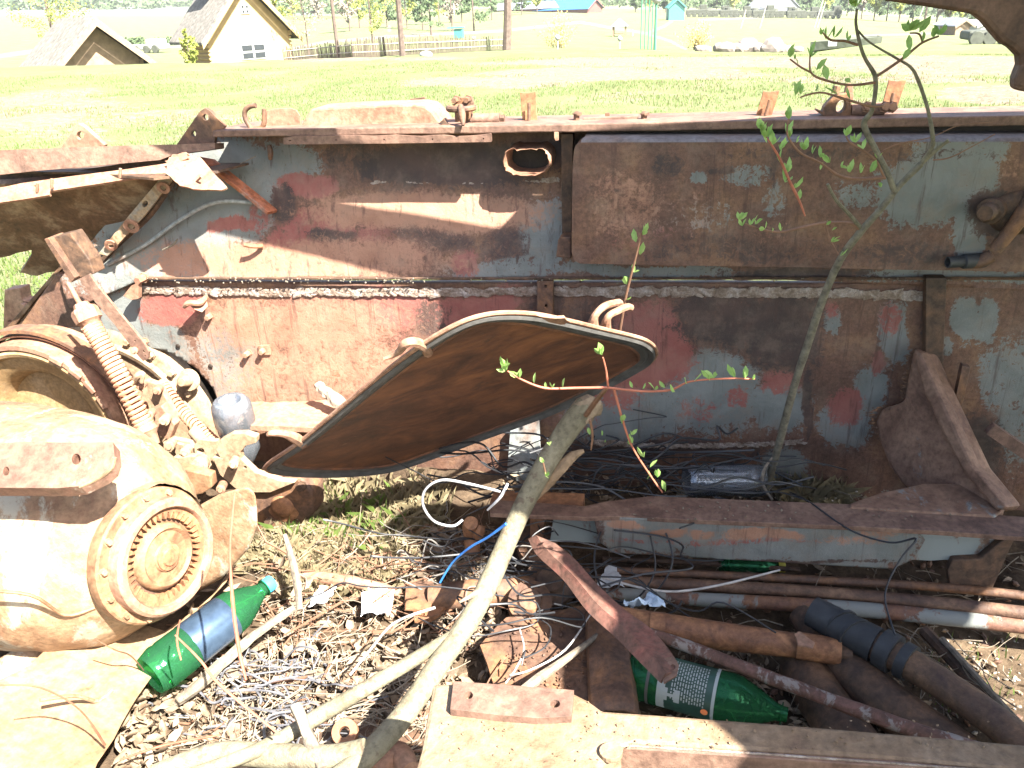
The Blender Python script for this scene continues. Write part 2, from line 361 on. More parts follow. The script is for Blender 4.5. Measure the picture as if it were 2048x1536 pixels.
c_ = s.mix(m, gc, dc); c_ = s.mix(s.step(sp.outputs[1], .4, .7), c_, (.15, .145, .115)); c_ = s.mix(sp.outputs[2], c_, (.10, .115, .095))
MEADOW = s.fin(c_, .95, s.math('ADD', n2, n3), .8, .04, spec=.1)
V_ground_min = V[:, 2].min(); gnd = soup('ground', V, F, MEADOW, {'wear_tint': att}); gnd.data.polygons.foreach_set('use_smooth', [True] * len(gnd.data.polygons)); tag(gnd, kind='structure')
# meadow grass tufts on the near slope beyond the hull
def blades(name, pts, hmin, hmax, wd, mat, lab=None, lean=.5, cat='grass'):
    n = len(pts); rs = np.random.RandomState(5); a = rs.rand(n) * 6.283; h = hmin + (hmax - hmin) * rs.rand(n); l = lean * h * rs.rand(n); b = rs.rand(n) * 6.283
    dx = np.cos(a) * wd / 2; dy = np.sin(a) * wd / 2; z0 = np.zeros(n); ex = np.cos(b) * l; ey = np.sin(b) * l
    v0 = pts + np.stack([dx, dy, z0], -1); v1 = pts - np.stack([dx, dy, z0], -1); v2 = pts + np.stack([ex * .35 + dx * .6, ey * .35 + dy * .6, h * .6], -1); v3 = pts + np.stack([ex, ey, h * (1 - .3 * l / h)], -1)
    Vv = np.stack([v0, v1, v3, v2], 1).reshape(-1, 3); Ff = np.arange(4 * n).reshape(-1, 4)
    o = soup(name, Vv, Ff, mat); tag(o, lab, cat, kind='stuff'); return o
rs = np.random.RandomState(3)
def meadow_pts(n, seed):
    rs = np.random.RandomState(seed); rg = 3.2 + 20 * rs.rand(n) ** 1.15; aa = np.radians(-50 + 88 * rs.rand(n)); x = np.sin(aa) * rg; y = np.cos(aa) * rg
    k = y > 2.6; x, y = x[k], y[k]; z = hgt(x, y)
    cl = np.array([noise.noise(Vector((a_ * .8, b_ * .8, seed))) for a_, b_ in zip(x, y)]); 
    v = (np.stack([x, y, z], -1) - np.array(CAM)) @ Mi.T; ppx = 1024 - 1600 * v[:, 0] / v[:, 2]; ppy = 768 + 1600 * v[:, 1] / v[:, 2]
    dd = np.zeros(len(x))
    for cx, cy, rx, ry, s_ in [(1500, 124, 560, 14, 1.), (1900, 132, 260, 24, 1.), (1250, 148, 330, 16, .8), (980, 165, 220, 14, .7), (120, 230, 220, 60, .4), (1980, 190, 120, 22, .9)]:
        dd = np.maximum(dd, s_ * np.clip(1.3 - ((ppx - cx) / rx) ** 2 - ((ppy - cy) / ry) ** 2, 0, 1))
    k = (cl + .25 - dd * .8 + rs.rand(len(x)) * .3) > .1
    return np.stack([x, y, z], -1)[k]
blades('meadow_grass', meadow_pts(110000, 11), .02, .055, .010, GRASS, 'short green meadow grass on the slope beyond the hull')
blades('dry_meadow_grass', meadow_pts(50000, 23), .02, .05, .009, DRYG, 'pale dry grass mixed into the green meadow')

# ------------------------------------------------------------------ hull
hull = empty('armoured_hull', (0, 2.0, 0)); tag(hull, 'rusty open vehicle hull with peeling red and grey paint and cut away roof', 'vehicle hull')
def inpoly(x, y, poly):
    c = np.zeros(x.shape, bool); n = len(poly)
    for i in range(n):
        x1, y1 = poly[i]; x2, y2 = poly[(i + 1) % n]
        with np.errstate(divide='ignore', invalid='ignore'): c ^= ((y1 > y) != (y2 > y)) & (x < (x2 - x1) * (y - y1) / (y2 - y1) + x1)
    return c
def sheet(name, outline, on, patches, mat, parent, step=.011, th=.02, wob=.0015, holes=()):
    """rusted plate as a fine grid that follows its outline, with wear weights per vertex"""
    p0, n = on; u = Vector((1, 0, 0)); u = (u - n * u.dot(n)).normalized(); v = n.cross(u).normalized()
    if v.z < 0: v = -v
    def uv(q): d = q - p0; return (d.dot(u), d.dot(v))
    poly = [uv(P(x, y, on=on)) for x, y in outline]; hp = [[uv(P(x, y, on=on)) for x, y in h] for h in holes]
    a = np.array(poly); us = np.arange(a[:, 0].min() - step, a[:, 0].max() + 2 * step, step); vs = np.arange(a[:, 1].min() - step, a[:, 1].max() + 2 * step, step)
    U, W = np.meshgrid(us, vs, indexing='ij'); ins = inpoly(U, W, poly)
    for h in hp: ins &= ~inpoly(U, W, h)
    cell = ins[:-1, :-1] | ins[1:, :-1] | ins[1:, 1:] | ins[:-1, 1:]
    segs = [(np.array(l[i]), np.array(l[(i + 1) % len(l)])) for l in [poly] + hp for i in range(len(l))]
    use = np.zeros(U.shape, bool); use[:-1, :-1] |= cell; use[1:, :-1] |= cell; use[1:, 1:] |= cell; use[:-1, 1:] |= cell
    for i, j in zip(*np.where(use & ~ins)):
        q = np.array([U[i, j], W[i, j]]); best = None
        for s0, s1 in segs:
            d = s1 - s0; t = min(1, max(0, (q - s0) @ d / (d @ d + 1e-12))); c = s0 + d * t; e = ((q - c) ** 2).sum()
            if best is None or e < best[0]: best = (e, c)
        U[i, j], W[i, j] = best[1]
    ids = -np.ones(U.shape, int); ids[use] = np.arange(use.sum())
    uu, ww = U[use], W[use]
    V = np.array(p0)[None] + uu[:, None] * np.array(u)[None] + ww[:, None] * np.array(v)[None]
    if wob:
        w_ = np.array([noise.fractal(Vector(q) * 9, 1, 2, 3) for q in V]); V = V + w_[:, None] * wob * np.array(n)[None]
    ci, cj = np.where(cell); F = np.stack([ids[ci, cj], ids[ci + 1, cj], ids[ci + 1, cj + 1], ids[ci, cj + 1]], -1)
    vv = (V - np.array(CAM)) @ Mi.T; px = 1024 - 1600 * vv[:, 0] / vv[:, 2]; py = 768 + 1600 * vv[:, 1] / vv[:, 2]
    px = px + np.array([noise.fractal(Vector(q) * 5, 1, 2, 3) for q in V]) * 16; py = py + np.array([noise.fractal(Vector(q) * 5 + Vector((9, 9, 9)), 1, 2, 3) for q in V]) * 16
    wt = np.zeros((len(V), 4)); wt[:, 3] = 1
    for ch, cx, cy, rx, ry, st in patches:
        e = np.sqrt((np.abs((px - cx) / rx)) ** 2.6 + (np.abs((py - cy) / ry)) ** 2.6); f = st * np.clip(1.5 - e, 0, 1)
        if ch == 3: wt[:, 3] = np.minimum(wt[:, 3], 1 - f)
        else: wt[:, ch] = np.maximum(wt[:, ch], f)
    o = soup(name, V, F, mat, {'wear_tint': wt}, parent)
    if th:
        m = o.modifiers.new('thickness', 'SOLIDIFY'); m.thickness = th; nn = o.data.polygons[0].normal; m.offset = -1 if nn.dot(P(1024, 700, Y=2) - CAM) < 0 else 1
    o.data.polygons.foreach_set('use_smooth', [True] * len(o.data.polygons))
    return o
RD, GY_, DKc, CRM = 0, 1, 2, 3
# lower side plate (vertical)
wl = (Vector((0, 2.05, 0)), Vector((0, -1, 0)))
low_out = [(112, 548), (285, 562), (700, 566), (1300, 566), (2300, 570), (2300, 1330), (430, 1040), (452, 900), (445, 822), (425, 775), (390, 735), (340, 705), (290, 694), (180, 660), (60, 690), (38, 655)]
low_p = [(GY_, 250, 640, 60, 50, .95), (GY_, 330, 700, 60, 50, .95), (RD, 345, 620, 60, 38, 1), (GY_, 460, 720, 70, 90, .72), (RD, 560, 640, 60, 60, .6), (RD, 640, 640, 110, 60, .62), (RD, 760, 700, 120, 80, .5), (CRM, 600, 650, 220, 60, .7), (CRM, 640, 760, 260, 100, .62), (CRM, 560, 700, 90, 90, .5), (RD, 560, 780, 60, 60, .5), (RD, 780, 620, 90, 40, .9),
         (RD, 940, 640, 110, 50, .85), (RD, 1010, 600, 40, 30, .9), (DKc, 860, 640, 40, 40, .6), (DKc, 1090, 620, 30, 60, .7),
         (RD, 1300, 690, 85, 90, .95), (RD, 1215, 780, 80, 50, .62), (DKc, 1450, 640, 110, 70, .75), (DKc, 1180, 630, 60, 30, .6), (GY_, 1250, 830, 130, 60, .95), (GY_, 1420, 790, 110, 85, .95), (RD, 1480, 800, 24, 30, .7), (RD, 1400, 830, 60, 30, .45), (RD, 1560, 760, 50, 26, .7), (GY_, 1560, 810, 60, 60, .9),
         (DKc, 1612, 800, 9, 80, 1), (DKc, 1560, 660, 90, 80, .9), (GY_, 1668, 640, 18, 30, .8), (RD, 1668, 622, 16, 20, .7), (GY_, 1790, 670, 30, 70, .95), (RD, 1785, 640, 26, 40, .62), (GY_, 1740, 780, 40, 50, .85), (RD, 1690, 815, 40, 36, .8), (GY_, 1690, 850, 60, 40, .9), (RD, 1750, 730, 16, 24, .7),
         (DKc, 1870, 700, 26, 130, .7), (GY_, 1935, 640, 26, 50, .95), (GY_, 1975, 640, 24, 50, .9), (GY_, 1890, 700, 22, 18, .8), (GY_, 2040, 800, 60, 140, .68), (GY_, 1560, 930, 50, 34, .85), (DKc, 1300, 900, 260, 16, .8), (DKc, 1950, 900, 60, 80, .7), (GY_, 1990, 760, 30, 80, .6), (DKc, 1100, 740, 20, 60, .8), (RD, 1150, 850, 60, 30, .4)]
sheet('lower_side_plate', low_out, wl, low_p, WALL, hull, .012, .025)
# upper side plate leaning outwards
n_up = Vector((0, -(1.07 - .655), .10)).normalized(); wu = (Vector((0, 2.035, .655)), n_up)
up_out = [(430, 268), (2300, 238), (2300, 590), (1500, 557), (285, 557), (140, 620), (118, 560), (205, 455), (345, 330)]
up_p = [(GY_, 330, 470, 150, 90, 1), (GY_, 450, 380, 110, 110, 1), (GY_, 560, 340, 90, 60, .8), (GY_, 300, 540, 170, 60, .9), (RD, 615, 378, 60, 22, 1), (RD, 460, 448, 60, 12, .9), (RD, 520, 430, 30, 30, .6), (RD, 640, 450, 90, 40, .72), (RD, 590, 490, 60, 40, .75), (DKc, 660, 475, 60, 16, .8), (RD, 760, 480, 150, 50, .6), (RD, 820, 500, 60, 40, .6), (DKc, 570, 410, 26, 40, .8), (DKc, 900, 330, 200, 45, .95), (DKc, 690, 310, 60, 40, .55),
        (CRM, 600, 520, 330, 44, .75), (CRM, 420, 520, 130, 46, .8), (CRM, 850, 425, 240, 38, .95), (RD, 930, 520, 30, 34, .8), (DKc, 850, 470, 110, 50, .62), (GY_, 1090, 470, 60, 80, .80), (GY_, 1000, 540, 130, 26, .72), (DKc, 1000, 480, 60, 60, .58), (GY_, 1010, 420, 50, 40, .4), (DKc, 1130, 300, 60, 30, .9), (GY_, 1300, 543, 260, 14, .75), (GY_, 1900, 548, 260, 14, .75), (DKc, 1600, 545, 180, 14, .7), (RD, 1000, 400, 12, 60, .3)]  # cream patches paint sunlight into the lit strip and wedge; wedge partly faded paint
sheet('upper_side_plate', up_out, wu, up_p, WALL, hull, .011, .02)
# lower edge of the upper plate, raised, catching light
bm = bmesh.new(); pts = [(x, 557 + random.uniform(-.6, .6) + (8 if x > 1000 else 0) * 0, 2.028, 5) for x in range(283, 2300, 24)]
add_tube(bm, [(*P(x, y, Y=2.03), .0045 + random.uniform(-.001, .001)) for x, y, _, _ in pts], 6); obj('plate_lip', bm, RUSTD, hull, True)
def weld(name, pts, wd, Y, step=5, mat=SEAM):
    bm = bmesh.new(); L = catmull([(x, y, 0, wd) for x, y in pts], 6); cum = 0; last = L[0]
    acc = 0
    for a, b in zip(L, L[1:]):
        d = math.hypot(b[0] - a[0], b[1] - a[1]); k = max(1, int(d / step))
        for i in range(k):
            t = i / k; c = P(a[0] + (b[0] - a[0]) * t + random.uniform(-3, 3), a[1] + (b[1] - a[1]) * t + random.uniform(-.32, .32) * wd, Y=Y); r = wd * .5 * pxm(c) * random.uniform(.75, 1.15)
            bmesh.ops.create_icosphere(bm, subdivisions=1, radius=1, matrix=Matrix.Translation(c) @ Matrix.Rotation(random.uniform(-.5, .5), 4, 'Y') @ Matrix.Diagonal((r * random.uniform(.7, 1.6), r * .16, r * random.uniform(.3, .55), 1)))
    return obj(name, bm, mat, hull, True)
weld('weld_seam', [(285, 580), (500, 584), (900, 585), (1080, 583)], 20, 2.045, 1.7)
weld('weld_seam', [(1112, 583), (1400, 584), (1660, 587), (1858, 592)], 22, 2.045, 1.7)
weld('weld_seam', [(745, 367), (900, 372), (1050, 368), (1118, 358)], 13, 2.10, 2)
weld('weld_seam', [(1180, 884), (1320, 892), (1480, 890), (1610, 883)], 13, 2.04, 2)
bm = bmesh.new()                                           # sand and chips caught along the lip
for k in range(150):
    x = random.choice([random.uniform(290, 860), random.uniform(290, 860), random.uniform(860, 1900)]); c = P(x, random.uniform(556, 566), Y=2.025)
    bmesh.ops.create_icosphere(bm, subdivisions=1, radius=random.uniform(.0012, .0032), matrix=Matrix.Translation(c))
tag(obj('lip_grit', bm, DEADW), 'pale grit caught along the lower lip of the sloping side plate', 'grit', kind='stuff')
# rim along the top
def rimY(x, y, dy=0): return P(x, y, Y=2.0 + dy)
def slab(name, a, b, c, d, vec, mat, parent=hull, bv=.002):   # quad + thickness
    return prism(name, [[a, b, c, d]], vec, mat, parent, bv)
A0 = P(425, 262, Y=2.0); B0 = P(2300, 230, Y=2.0)
bm = bmesh.new()
def along(a, b, n, f): return [f(a.lerp(b, i / n)) for i in range(n + 1)]
ztop = 1.072
n_ = 60; top0 = []; bot0 = []
for i in range(n_ + 1):
    x = 425 + (2300 - 425) * i / n_; t = P(x, 261 - 30 * (x - 425) / 1620, Y=2.0); bt = P(x, 275 - 24 * (x - 425) / 1620 + random.uniform(-.7, .7), Y=2.0); top0.append(t); bot0.append(bt)
rows = [[bm.verts.new(p) for p in bot0], [bm.verts.new(p + Vector((0, random.uniform(-.0006, .0006), 0))) for p in top0], [bm.verts.new(p + Vector((0, .2, -.004))) for p in top0], [bm.verts.new(p + Vector((0, .2, -.02))) for p in top0]]
for a, b in zip(rows, rows[1:] + rows[:1]):
    for i in range(n_): bm.faces.new((a[i], a[i + 1], b[i + 1], b[i]))
bm.faces.new([r[0] for r in rows][::-1]); bm.faces.new([r[-1] for r in rows]); bev(obj('top_rim', bm, RUSTP, hull), .003)
pprism('rim_strip', [(567, 276)] + [(x, 271.5 + math.sin(x * .07) * 1.3 + random.uniform(-.8, .8)) for x in range(600, 980, 24)] + [(982, 267), (982, 284), (780, 287), (567, 289)], RUSTP, hull, .014, [circ(x, 281 - (x - 580) * .009, 1.6) for x in (580, 672, 768, 865, 967)], .0008, Y=1.994)
# channel behind the fuel box top: dark gutter with crumbs
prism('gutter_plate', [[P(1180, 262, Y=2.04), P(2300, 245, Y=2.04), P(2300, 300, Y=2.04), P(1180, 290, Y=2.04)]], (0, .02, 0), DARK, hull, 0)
# end flange of rim towards the nose
pprism('rim_end', [(352, 291), (372, 262), (400, 222), (410, 216), (420, 222), (449, 252), (446, 258), (432, 260), (428, 292)], RUST, hull, .014, [circ(411, 235, 6, 7), circ(387, 268, 5, 6)], .0015, Y=2.02)
pprism('lifting_lug', [(118, 300), (150, 252), (158, 247), (166, 252), (209, 290), (205, 300)], RUSTL, hull, .016, [circ(160, 271, 7, 8, rot=.3)], .0015, Y=2.04)
# rail over the nose opening
onq = plane(P(-60, 330, Y=1.86), P(430, 290, Y=1.99), P(-60, 330, Y=1.86) + Vector((0, .03, .2)))
pprism('nose_rail', [(-60, 303), (60, 298), (160, 294), (280, 290), (352, 289), (430, 286), (430, 298), (345, 310), (320, 320), (200, 331), (60, 343), (-60, 356)], RUSTP, hull, .07, (), .009, on=onq)
onr = plane(P(-60, 385, Y=1.86), P(340, 335, Y=1.95), P(-60, 350, Y=1.90))
pprism('nose_lower_strip', rough([(-60, 385), (45, 366), (345, 325), (352, 342), (100, 382), (98, 390), (-60, 413)], 1, 3), RUSTL, hull, .008, [circ(x, 372 - (x - 70) * .14, 2) for x in (70, 103, 238)], .001, on=onr)
pprism('nose_upper_strip', rough([(-60, 355), (160, 340), (340, 315), (345, 326), (45, 367), (-60, 386)], 1, 3), RUSTD, hull, .008, (), .001, Y=1.985)
for x, y in ((74, 374), (103, 366), (240, 345)): tube('rivet_pin', [(x, y + 10, 1.87, 6), (x + 1, y - 8, 1.87, 6)], RUSTL, hull, 6)
prism('nose_shade_plate', [[Vector(p) for p in [(-2.2, 2.0, .975), (-1.6, 1.96, .975), (-1.42, 1.91, .975), (-1.31, 1.875, .975), (-1.18, 1.965, .975), (-1.15, 2.08, .975), (-2.2, 2.12, .975)]]], (0, 0, .006), RUSTD, hull, 0)  # plate added behind the rail to cast shade on the side plate
# gusset patch
ong = plane(P(332, 347, Y=1.90), P(452, 375, Y=1.89), P(397, 312, Y=1.95))
pprism('gusset_plate', rough([(330, 346), (338, 314), (377, 313), (397, 311), (425, 343), (454, 374), (442, 380), (386, 378), (359, 371), (345, 358)], .8, 3), RUSTL, hull, .007, (), .001, on=ong)
pprism('torn_edge', rough([(328, 322), (345, 308), (372, 304), (376, 316), (350, 322), (336, 330)], 3, 3), RUSTL, hull, .01, (), .001, on=plane(P(330, 330, Y=1.935), P(375, 320, Y=1.93), P(350, 305, Y=1.95)))
tube('gusset_bolt', [(388, 368, 1.90, 4), (403, 353, 1.88, 5)], RUSTL, hull, 6)
onb = plane(P(400, 315, Y=2.03), P(555, 422, Y=2.06), P(470, 375, Y=2.025))
pprism('gusset_brace', [(396, 312), (430, 318), (470, 350), (530, 398), (556, 420), (536, 424), (472, 372), (430, 340)], metal('brace_paint', DK, (.34, .12, .06), (.22, .25, .25), 12), hull, .012, (), .002, on=onb)
# nose plates seen from inside, leaning outwards and down
on_n = plane(P(0, 380, Y=1.95), P(330, 345, Y=2.0), P(120, 535, Y=2.14))
NP = rough([(-60, 372), (60, 365), (345, 335), (352, 352), (290, 410), (238, 470), (190, 515), (128, 536), (75, 552), (40, 545), (62, 512), (64, 500), (20, 512), (-60, 530)], 2, 3)
pprism('nose_plate', NP, GRIME, hull, .02, (), .002, on=on_n)
onf = plane(P(340, 350, Y=2.0), P(200, 505, Y=2.06), P(330, 380, Y=2.02))
pprism('bolted_flange', [(330, 345), (350, 352), (290, 430), (215, 512), (196, 508), (250, 440)], metal('flange_paint', (.1, .05, .03), (.30, .22, .13), (.22, .22, .20), 18), hull, .01, [circ(290, 408, 7, 5, rot=-.9)], .001, Y=2.0)
for x, y, r in ((327, 375, 13), (263, 452, 15), (222, 490, 12)):
    o = P(x, y, Y=1.995); lathe('flange_ring', [(r * .45 * pxm(o), .002), (r * .5 * pxm(o), .004), (r * pxm(o), .004), (r * 1.05 * pxm(o), 0)], o, (0.2, -1, -.35), RUSTL, hull, 16)
tube('nose_stiffener', [(352, 352, 2.02, 10), (300, 430, 2.03, 12), (222, 500, 2.045, 14), (150, 590, 2.05, 16)], RUSTD, hull, 8)
tube('side_crease', [(505, 405, 2.06, 8), (430, 405, 2.05, 8), (360, 440, 2.05, 8), (290, 490, 2.045, 8), (215, 530, 2.04, 8)], GREYP, hull, 8)
pprism('glacis_edge', [(126, 530), (152, 548), (138, 590), (90, 640), (40, 690), (20, 660), (60, 610)], RUSTD, hull, .03, (), .003, Y=2.09)
pprism('glacis_edge_trim', [(120, 530), (128, 533), (66, 606), (20, 664), (12, 655)], GRIME, hull, .05, (), .003, Y=2.08)
# outside towing bracket seen through the nose
ob = P(30, 620, Y=2.3)
prism('towing_bracket', [[P(x, y, Y=2.3) for x, y in [(8, 580), (40, 576), (44, 600), (64, 604), (62, 640), (40, 670), (5, 680)]]], (0, .05, 0), RUSTL, hull, .004)
bm = bmesh.new(); add_bolt(bm, P(22, 648, Y=2.3), (0, -1, 0), .012, .012); add_bolt(bm, P(52, 610, Y=2.3), (0, -1, 0), .012, .02); obj('bolt_head', bm, RUSTL, hull)
# duct with torn lip
bm = bmesh.new(); nseg = 36; ringo = []
def ov(t, k, dy, jit=0):
    a = t * 2 * math.pi; cx, cy = 1053, 323; rx, ry = 48 * k, 31 * k
    x = cx + rx * (abs(math.cos(a)) ** .8) * math.copysign(1, math.cos(a)); y = cy + ry * (abs(math.sin(a)) ** .75) * math.copysign(1, math.sin(a)) + (5 if math.sin(a) < -.5 and abs(math.cos(a)) < .35 else 0)
    return P(x + random.uniform(-jit, jit), y + random.uniform(-jit, jit), Y=2.022) + Vector((0, dy, 0))
prof_ = [(1.0, .13, 0), (1.0, .03, 0), (1.0, .005, 1.2), (.93, .0, 2.2), (.86, .02, 1), (.84, .14, 0)]
R_ = [[bm.verts.new(ov(i / nseg, k, dy, j)) for i in range(nseg)] for k, dy, j in prof_]
for a, b in zip(R_, R_[1:]):
    for i in range(nseg): bm.faces.new((a[i], a[(i + 1) % nseg], b[(i + 1) % nseg], b[i]))
obj('air_duct', bm, RUSTL, hull, True)
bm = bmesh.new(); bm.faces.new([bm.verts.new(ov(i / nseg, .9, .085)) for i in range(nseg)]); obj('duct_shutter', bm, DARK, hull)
# fuel box
bx = (Vector((0, 1.95, .8)), Vector((0, -1, 0)))
box_out = [(1148, 300), (1152, 290), (1162, 285), (2300, 283), (2300, 548), (1160, 527), (1148, 520), (1143, 505), (1145, 330)]
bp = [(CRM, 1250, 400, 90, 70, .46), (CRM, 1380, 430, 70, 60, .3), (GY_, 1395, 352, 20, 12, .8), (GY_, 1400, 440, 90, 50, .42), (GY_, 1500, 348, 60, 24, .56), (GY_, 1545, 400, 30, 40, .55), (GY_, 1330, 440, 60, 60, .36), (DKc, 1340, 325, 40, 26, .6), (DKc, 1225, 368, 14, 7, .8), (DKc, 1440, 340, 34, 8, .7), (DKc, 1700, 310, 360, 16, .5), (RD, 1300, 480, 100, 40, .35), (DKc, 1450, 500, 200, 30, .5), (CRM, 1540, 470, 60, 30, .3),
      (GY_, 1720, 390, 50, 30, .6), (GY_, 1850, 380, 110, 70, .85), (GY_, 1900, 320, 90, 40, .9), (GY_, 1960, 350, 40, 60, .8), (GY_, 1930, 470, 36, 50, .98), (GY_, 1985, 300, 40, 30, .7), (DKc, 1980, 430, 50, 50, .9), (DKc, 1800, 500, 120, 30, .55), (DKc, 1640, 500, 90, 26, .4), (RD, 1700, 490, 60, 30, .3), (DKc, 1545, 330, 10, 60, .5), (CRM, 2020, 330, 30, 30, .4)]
tank = empty('fuel_tank', P(1600, 530, Y=2.0)); tag(tank, 'long dented rusty fuel box with grey paint remnants bolted high on the hull wall', 'fuel tank')
sheet('front_panel', box_out, bx, bp, WALL, tank, .011, 0, .003)
bm = bmesh.new(); secs = []
fr = [P(x, y, Y=1.95) for x, y in box_out]
zt = P(1400, 284, Y=1.95).z; tl = P(1162, 285, Y=1.95); 
top = [tl, P(2300, 283, Y=1.95)]
sl = [(0, 0), (.006, .006), (.03, .009), (.10, .010)]
rws = []
for dy, dzz in sl: rws.append([bm.verts.new(Vector((tl.x + .006 * (dy > .02) + i * (top[1].x - tl.x) / 24, 1.95 + dy, tl.z + (top[1].z - tl.z) * i / 24 + dzz))) for i in range(25)])
for a, b in zip(rws, rws[1:]):
    for i in range(24): bm.faces.new((a[i], a[i + 1], b[i + 1], b[i]))
obj('top_panel', bm, metal('grey_top', (.08, .06, .055), (.15, .14, .14), (.13, .09, .07), 5), tank, True)
prism('end_panel', [[P(1148, 298, Y=1.95), P(1152, 290, Y=1.95), P(1162, 285, Y=1.95), P(1162, 527, Y=1.95), P(1148, 520, Y=1.95), P(1143, 505, Y=1.95)]], (0, .1, 0), RUST, tank, .004).location.y += .004
prism('bottom_panel', [[P(1160, 526, Y=1.955), P(2300, 547, Y=1.955), P(2300, 540, Y=1.955), P(1160, 520, Y=1.955)]], (0, .085, 0), RUSTD, tank, 0)
# filler, pipe stub and lever on the box
o = P(1985, 420, Y=1.94); lathe('filler_neck', [(0, .05), (.016, .05), (.02, .04), (.02, .02), (.028, .018), (.028, 0)], o, (-.55, -.8, 0.05), RUSTD, tank, 18)
tube('drain_arm', [(1990, 500, 1.92, 26), (2030, 450, 1.92, 30), (2080, 380, 1.93, 40)], RUST, tank, 10)
bm = bmesh.new(); bmesh.ops.create_icosphere(bm, subdivisions=3, radius=1, matrix=Matrix.Translation(P(2045, 425, Y=1.95)) @ Matrix.Diagonal((.075, .02, .05, 1))); obj('dished_boss', bm, RUSTD, tank, True)
o = P(1925, 523, Y=1.93); lathe('pipe_end', [(.010, .035), (.013, .035), (.013, .0), (.017, -.002), (.017, -.05), (.012, -.06)], o, (-1, -.25, 0), RUBBER, tank, 16)
tube('pipe_elbow', [(1930, 523, 1.935, 26), (1960, 522, 1.935, 28), (1985, 510, 1.93, 24)], RUST, tank, 12)
for x, y in ((1125, 496),): pprism('tank_bracket', [(1112, 514), (1116, 480), (1124, 474), (1142, 474), (1142, 518)], RUST, tank, .05, (), .003, Y=1.99)
# vertical ribs of the side
pprism('rib', [(1122, 268), (1146, 268), (1142, 470), (1124, 480)], RUSTD, hull, .04, (), .002, Y=2.05)
pprism('rim_tab', [(1108, 264), (1117, 264), (1117, 281), (1111, 282), (1108, 276)], RUSTL, hull, .004, (), .001, Y=1.985)
pprism('rib', [(1074, 562), (1106, 562), (1104, 720), (1072, 720)], RUST, hull, .02, [circ(1091, 573, 3), circ(1092, 612, 3)], .002, Y=2.028)
pprism('rib', [(1852, 556), (1894, 556), (1888, 700), (1872, 1010), (1838, 1010), (1850, 760)], RUSTD, hull, .03, (), .003, Y=2.015)
pprism('rib', [(1020, 860), (1078, 840), (1082, 990), (1010, 1000)], GREYP, hull, .02, (), .002, Y=2.02)
pprism('seat_frame_post', [(1925, 730), (1942, 735), (1918, 850), (1935, 900), (1920, 905), (1900, 850)], RUST, hull, .02, (), .003, Y=1.95)
pprism('seat_frame_arm', [(1972, 868), (1990, 850), (2150, 960), (2150, 990)], RUSTP, hull, .02, (), .003, Y=1.85)
# gusset at the right foot
og1 = plane(P(1832, 700, Y=2.0), P(1790, 960, Y=1.90), P(2000, 1015, Y=1.68))
GUSM = metal('gusset_paint', (.085, .045, .03), (.18, .105, .07), (.26, .165, .11), 9, chips=(.17, .18, .175), chip_t=.61)
pprism('gusset', [(1824, 698), (1840, 708), (1872, 780), (1908, 858), (1945, 938), (2008, 1016), (1990, 1024), (1830, 990), (1800, 965), (1775, 930), (1757, 885), (1748, 842), (1762, 816), (1790, 808), (1806, 800), (1812, 760)], GUSM, hull, .07, (), .012, on=og1)
og2 = (og1[0] + og1[1] * (.022 if og1[1].dot(CAM - og1[0]) > 0 else -.022), og1[1])
pprism('gusset_rib', [(1824, 696), (1842, 706), (1876, 780), (1912, 858), (1948, 936), (2014, 1016), (1990, 1022), (1925, 945), (1880, 860), (1846, 784), (1830, 730)], GUSM, hull, .03, (), .008, on=og2)
pprism('gusset_foot', [(1700, 1006), (1760, 985), (1850, 966), (1960, 968), (2010, 1018), (1990, 1032), (1700, 1014)], GUSM, hull, .02, (), .004, Z=.275)
weld('weld_seam', [(1822, 692), (1808, 760), (1800, 815), (1760, 815), (1742, 835), (1760, 880)], 9, 1.99, 4, RUST)
# longitudinal floor beam
pprism('beam_flange', [(982, 1003), (1000, 1000), (1150, 1010), (1170, 1012), (1210, 1003), (1300, 992), (1700, 1008), (2300, 1052), (2300, 1092), (1880, 1062), (1700, 1052), (1400, 1040), (1250, 1032), (1170, 1034), (980, 1026)], RUSTP, hull, .012, (), .003, Z=.27)
BEAMP = metal('beam_paint', DK, (.16, .09, .06), (.17, .15, .12), 9, chips=(.19, .215, .21), chip_t=.46, bump=.3)
yb = P(1250, 1032, Z=.26).y; yb2 = P(2300, 1092, Z=.26).y
onw = plane(P(1110, 1034, Y=yb + .01), P(2000, 1068, Y=yb2 + .02), P(1110, 1034, Y=yb + .01) + Vector((0, 0, -.3)))
pprism('beam_web', [(1108, 1030), (1900, 1058), (2010, 1072), (2010, 1080), (1960, 1120), (1890, 1120), (1860, 1122), (1100, 1082)], BEAMP, hull, .015, (), .002, on=onw)
onw2 = plane(P(1190, 1036, Y=yb - .02), P(1820, 1062, Y=yb2 - .01), P(1190, 1036, Y=yb - .02) + Vector((0, 0, -.3)))
bcp = [(GY_, 1300, 1060, 120, 50, .95), (GY_, 1500, 1080, 160, 60, .9), (GY_, 1700, 1090, 160, 60, .85), (CRM, 1250, 1052, 34, 9, .9), (CRM, 1330, 1066, 44, 9, .9), (CRM, 1400, 1070, 30, 8, .8), (CRM, 1500, 1072, 50, 10, .95), (CRM, 1570, 1076, 36, 9, .85), (RD, 1420, 1085, 260, 7, .5), (DKc, 1200, 1060, 16, 40, .6), (CRM, 1700, 1085, 80, 8, .5), (DKc, 1500, 1124, 330, 5, .7), (CRM, 1750, 1070, 60, 10, .5)]
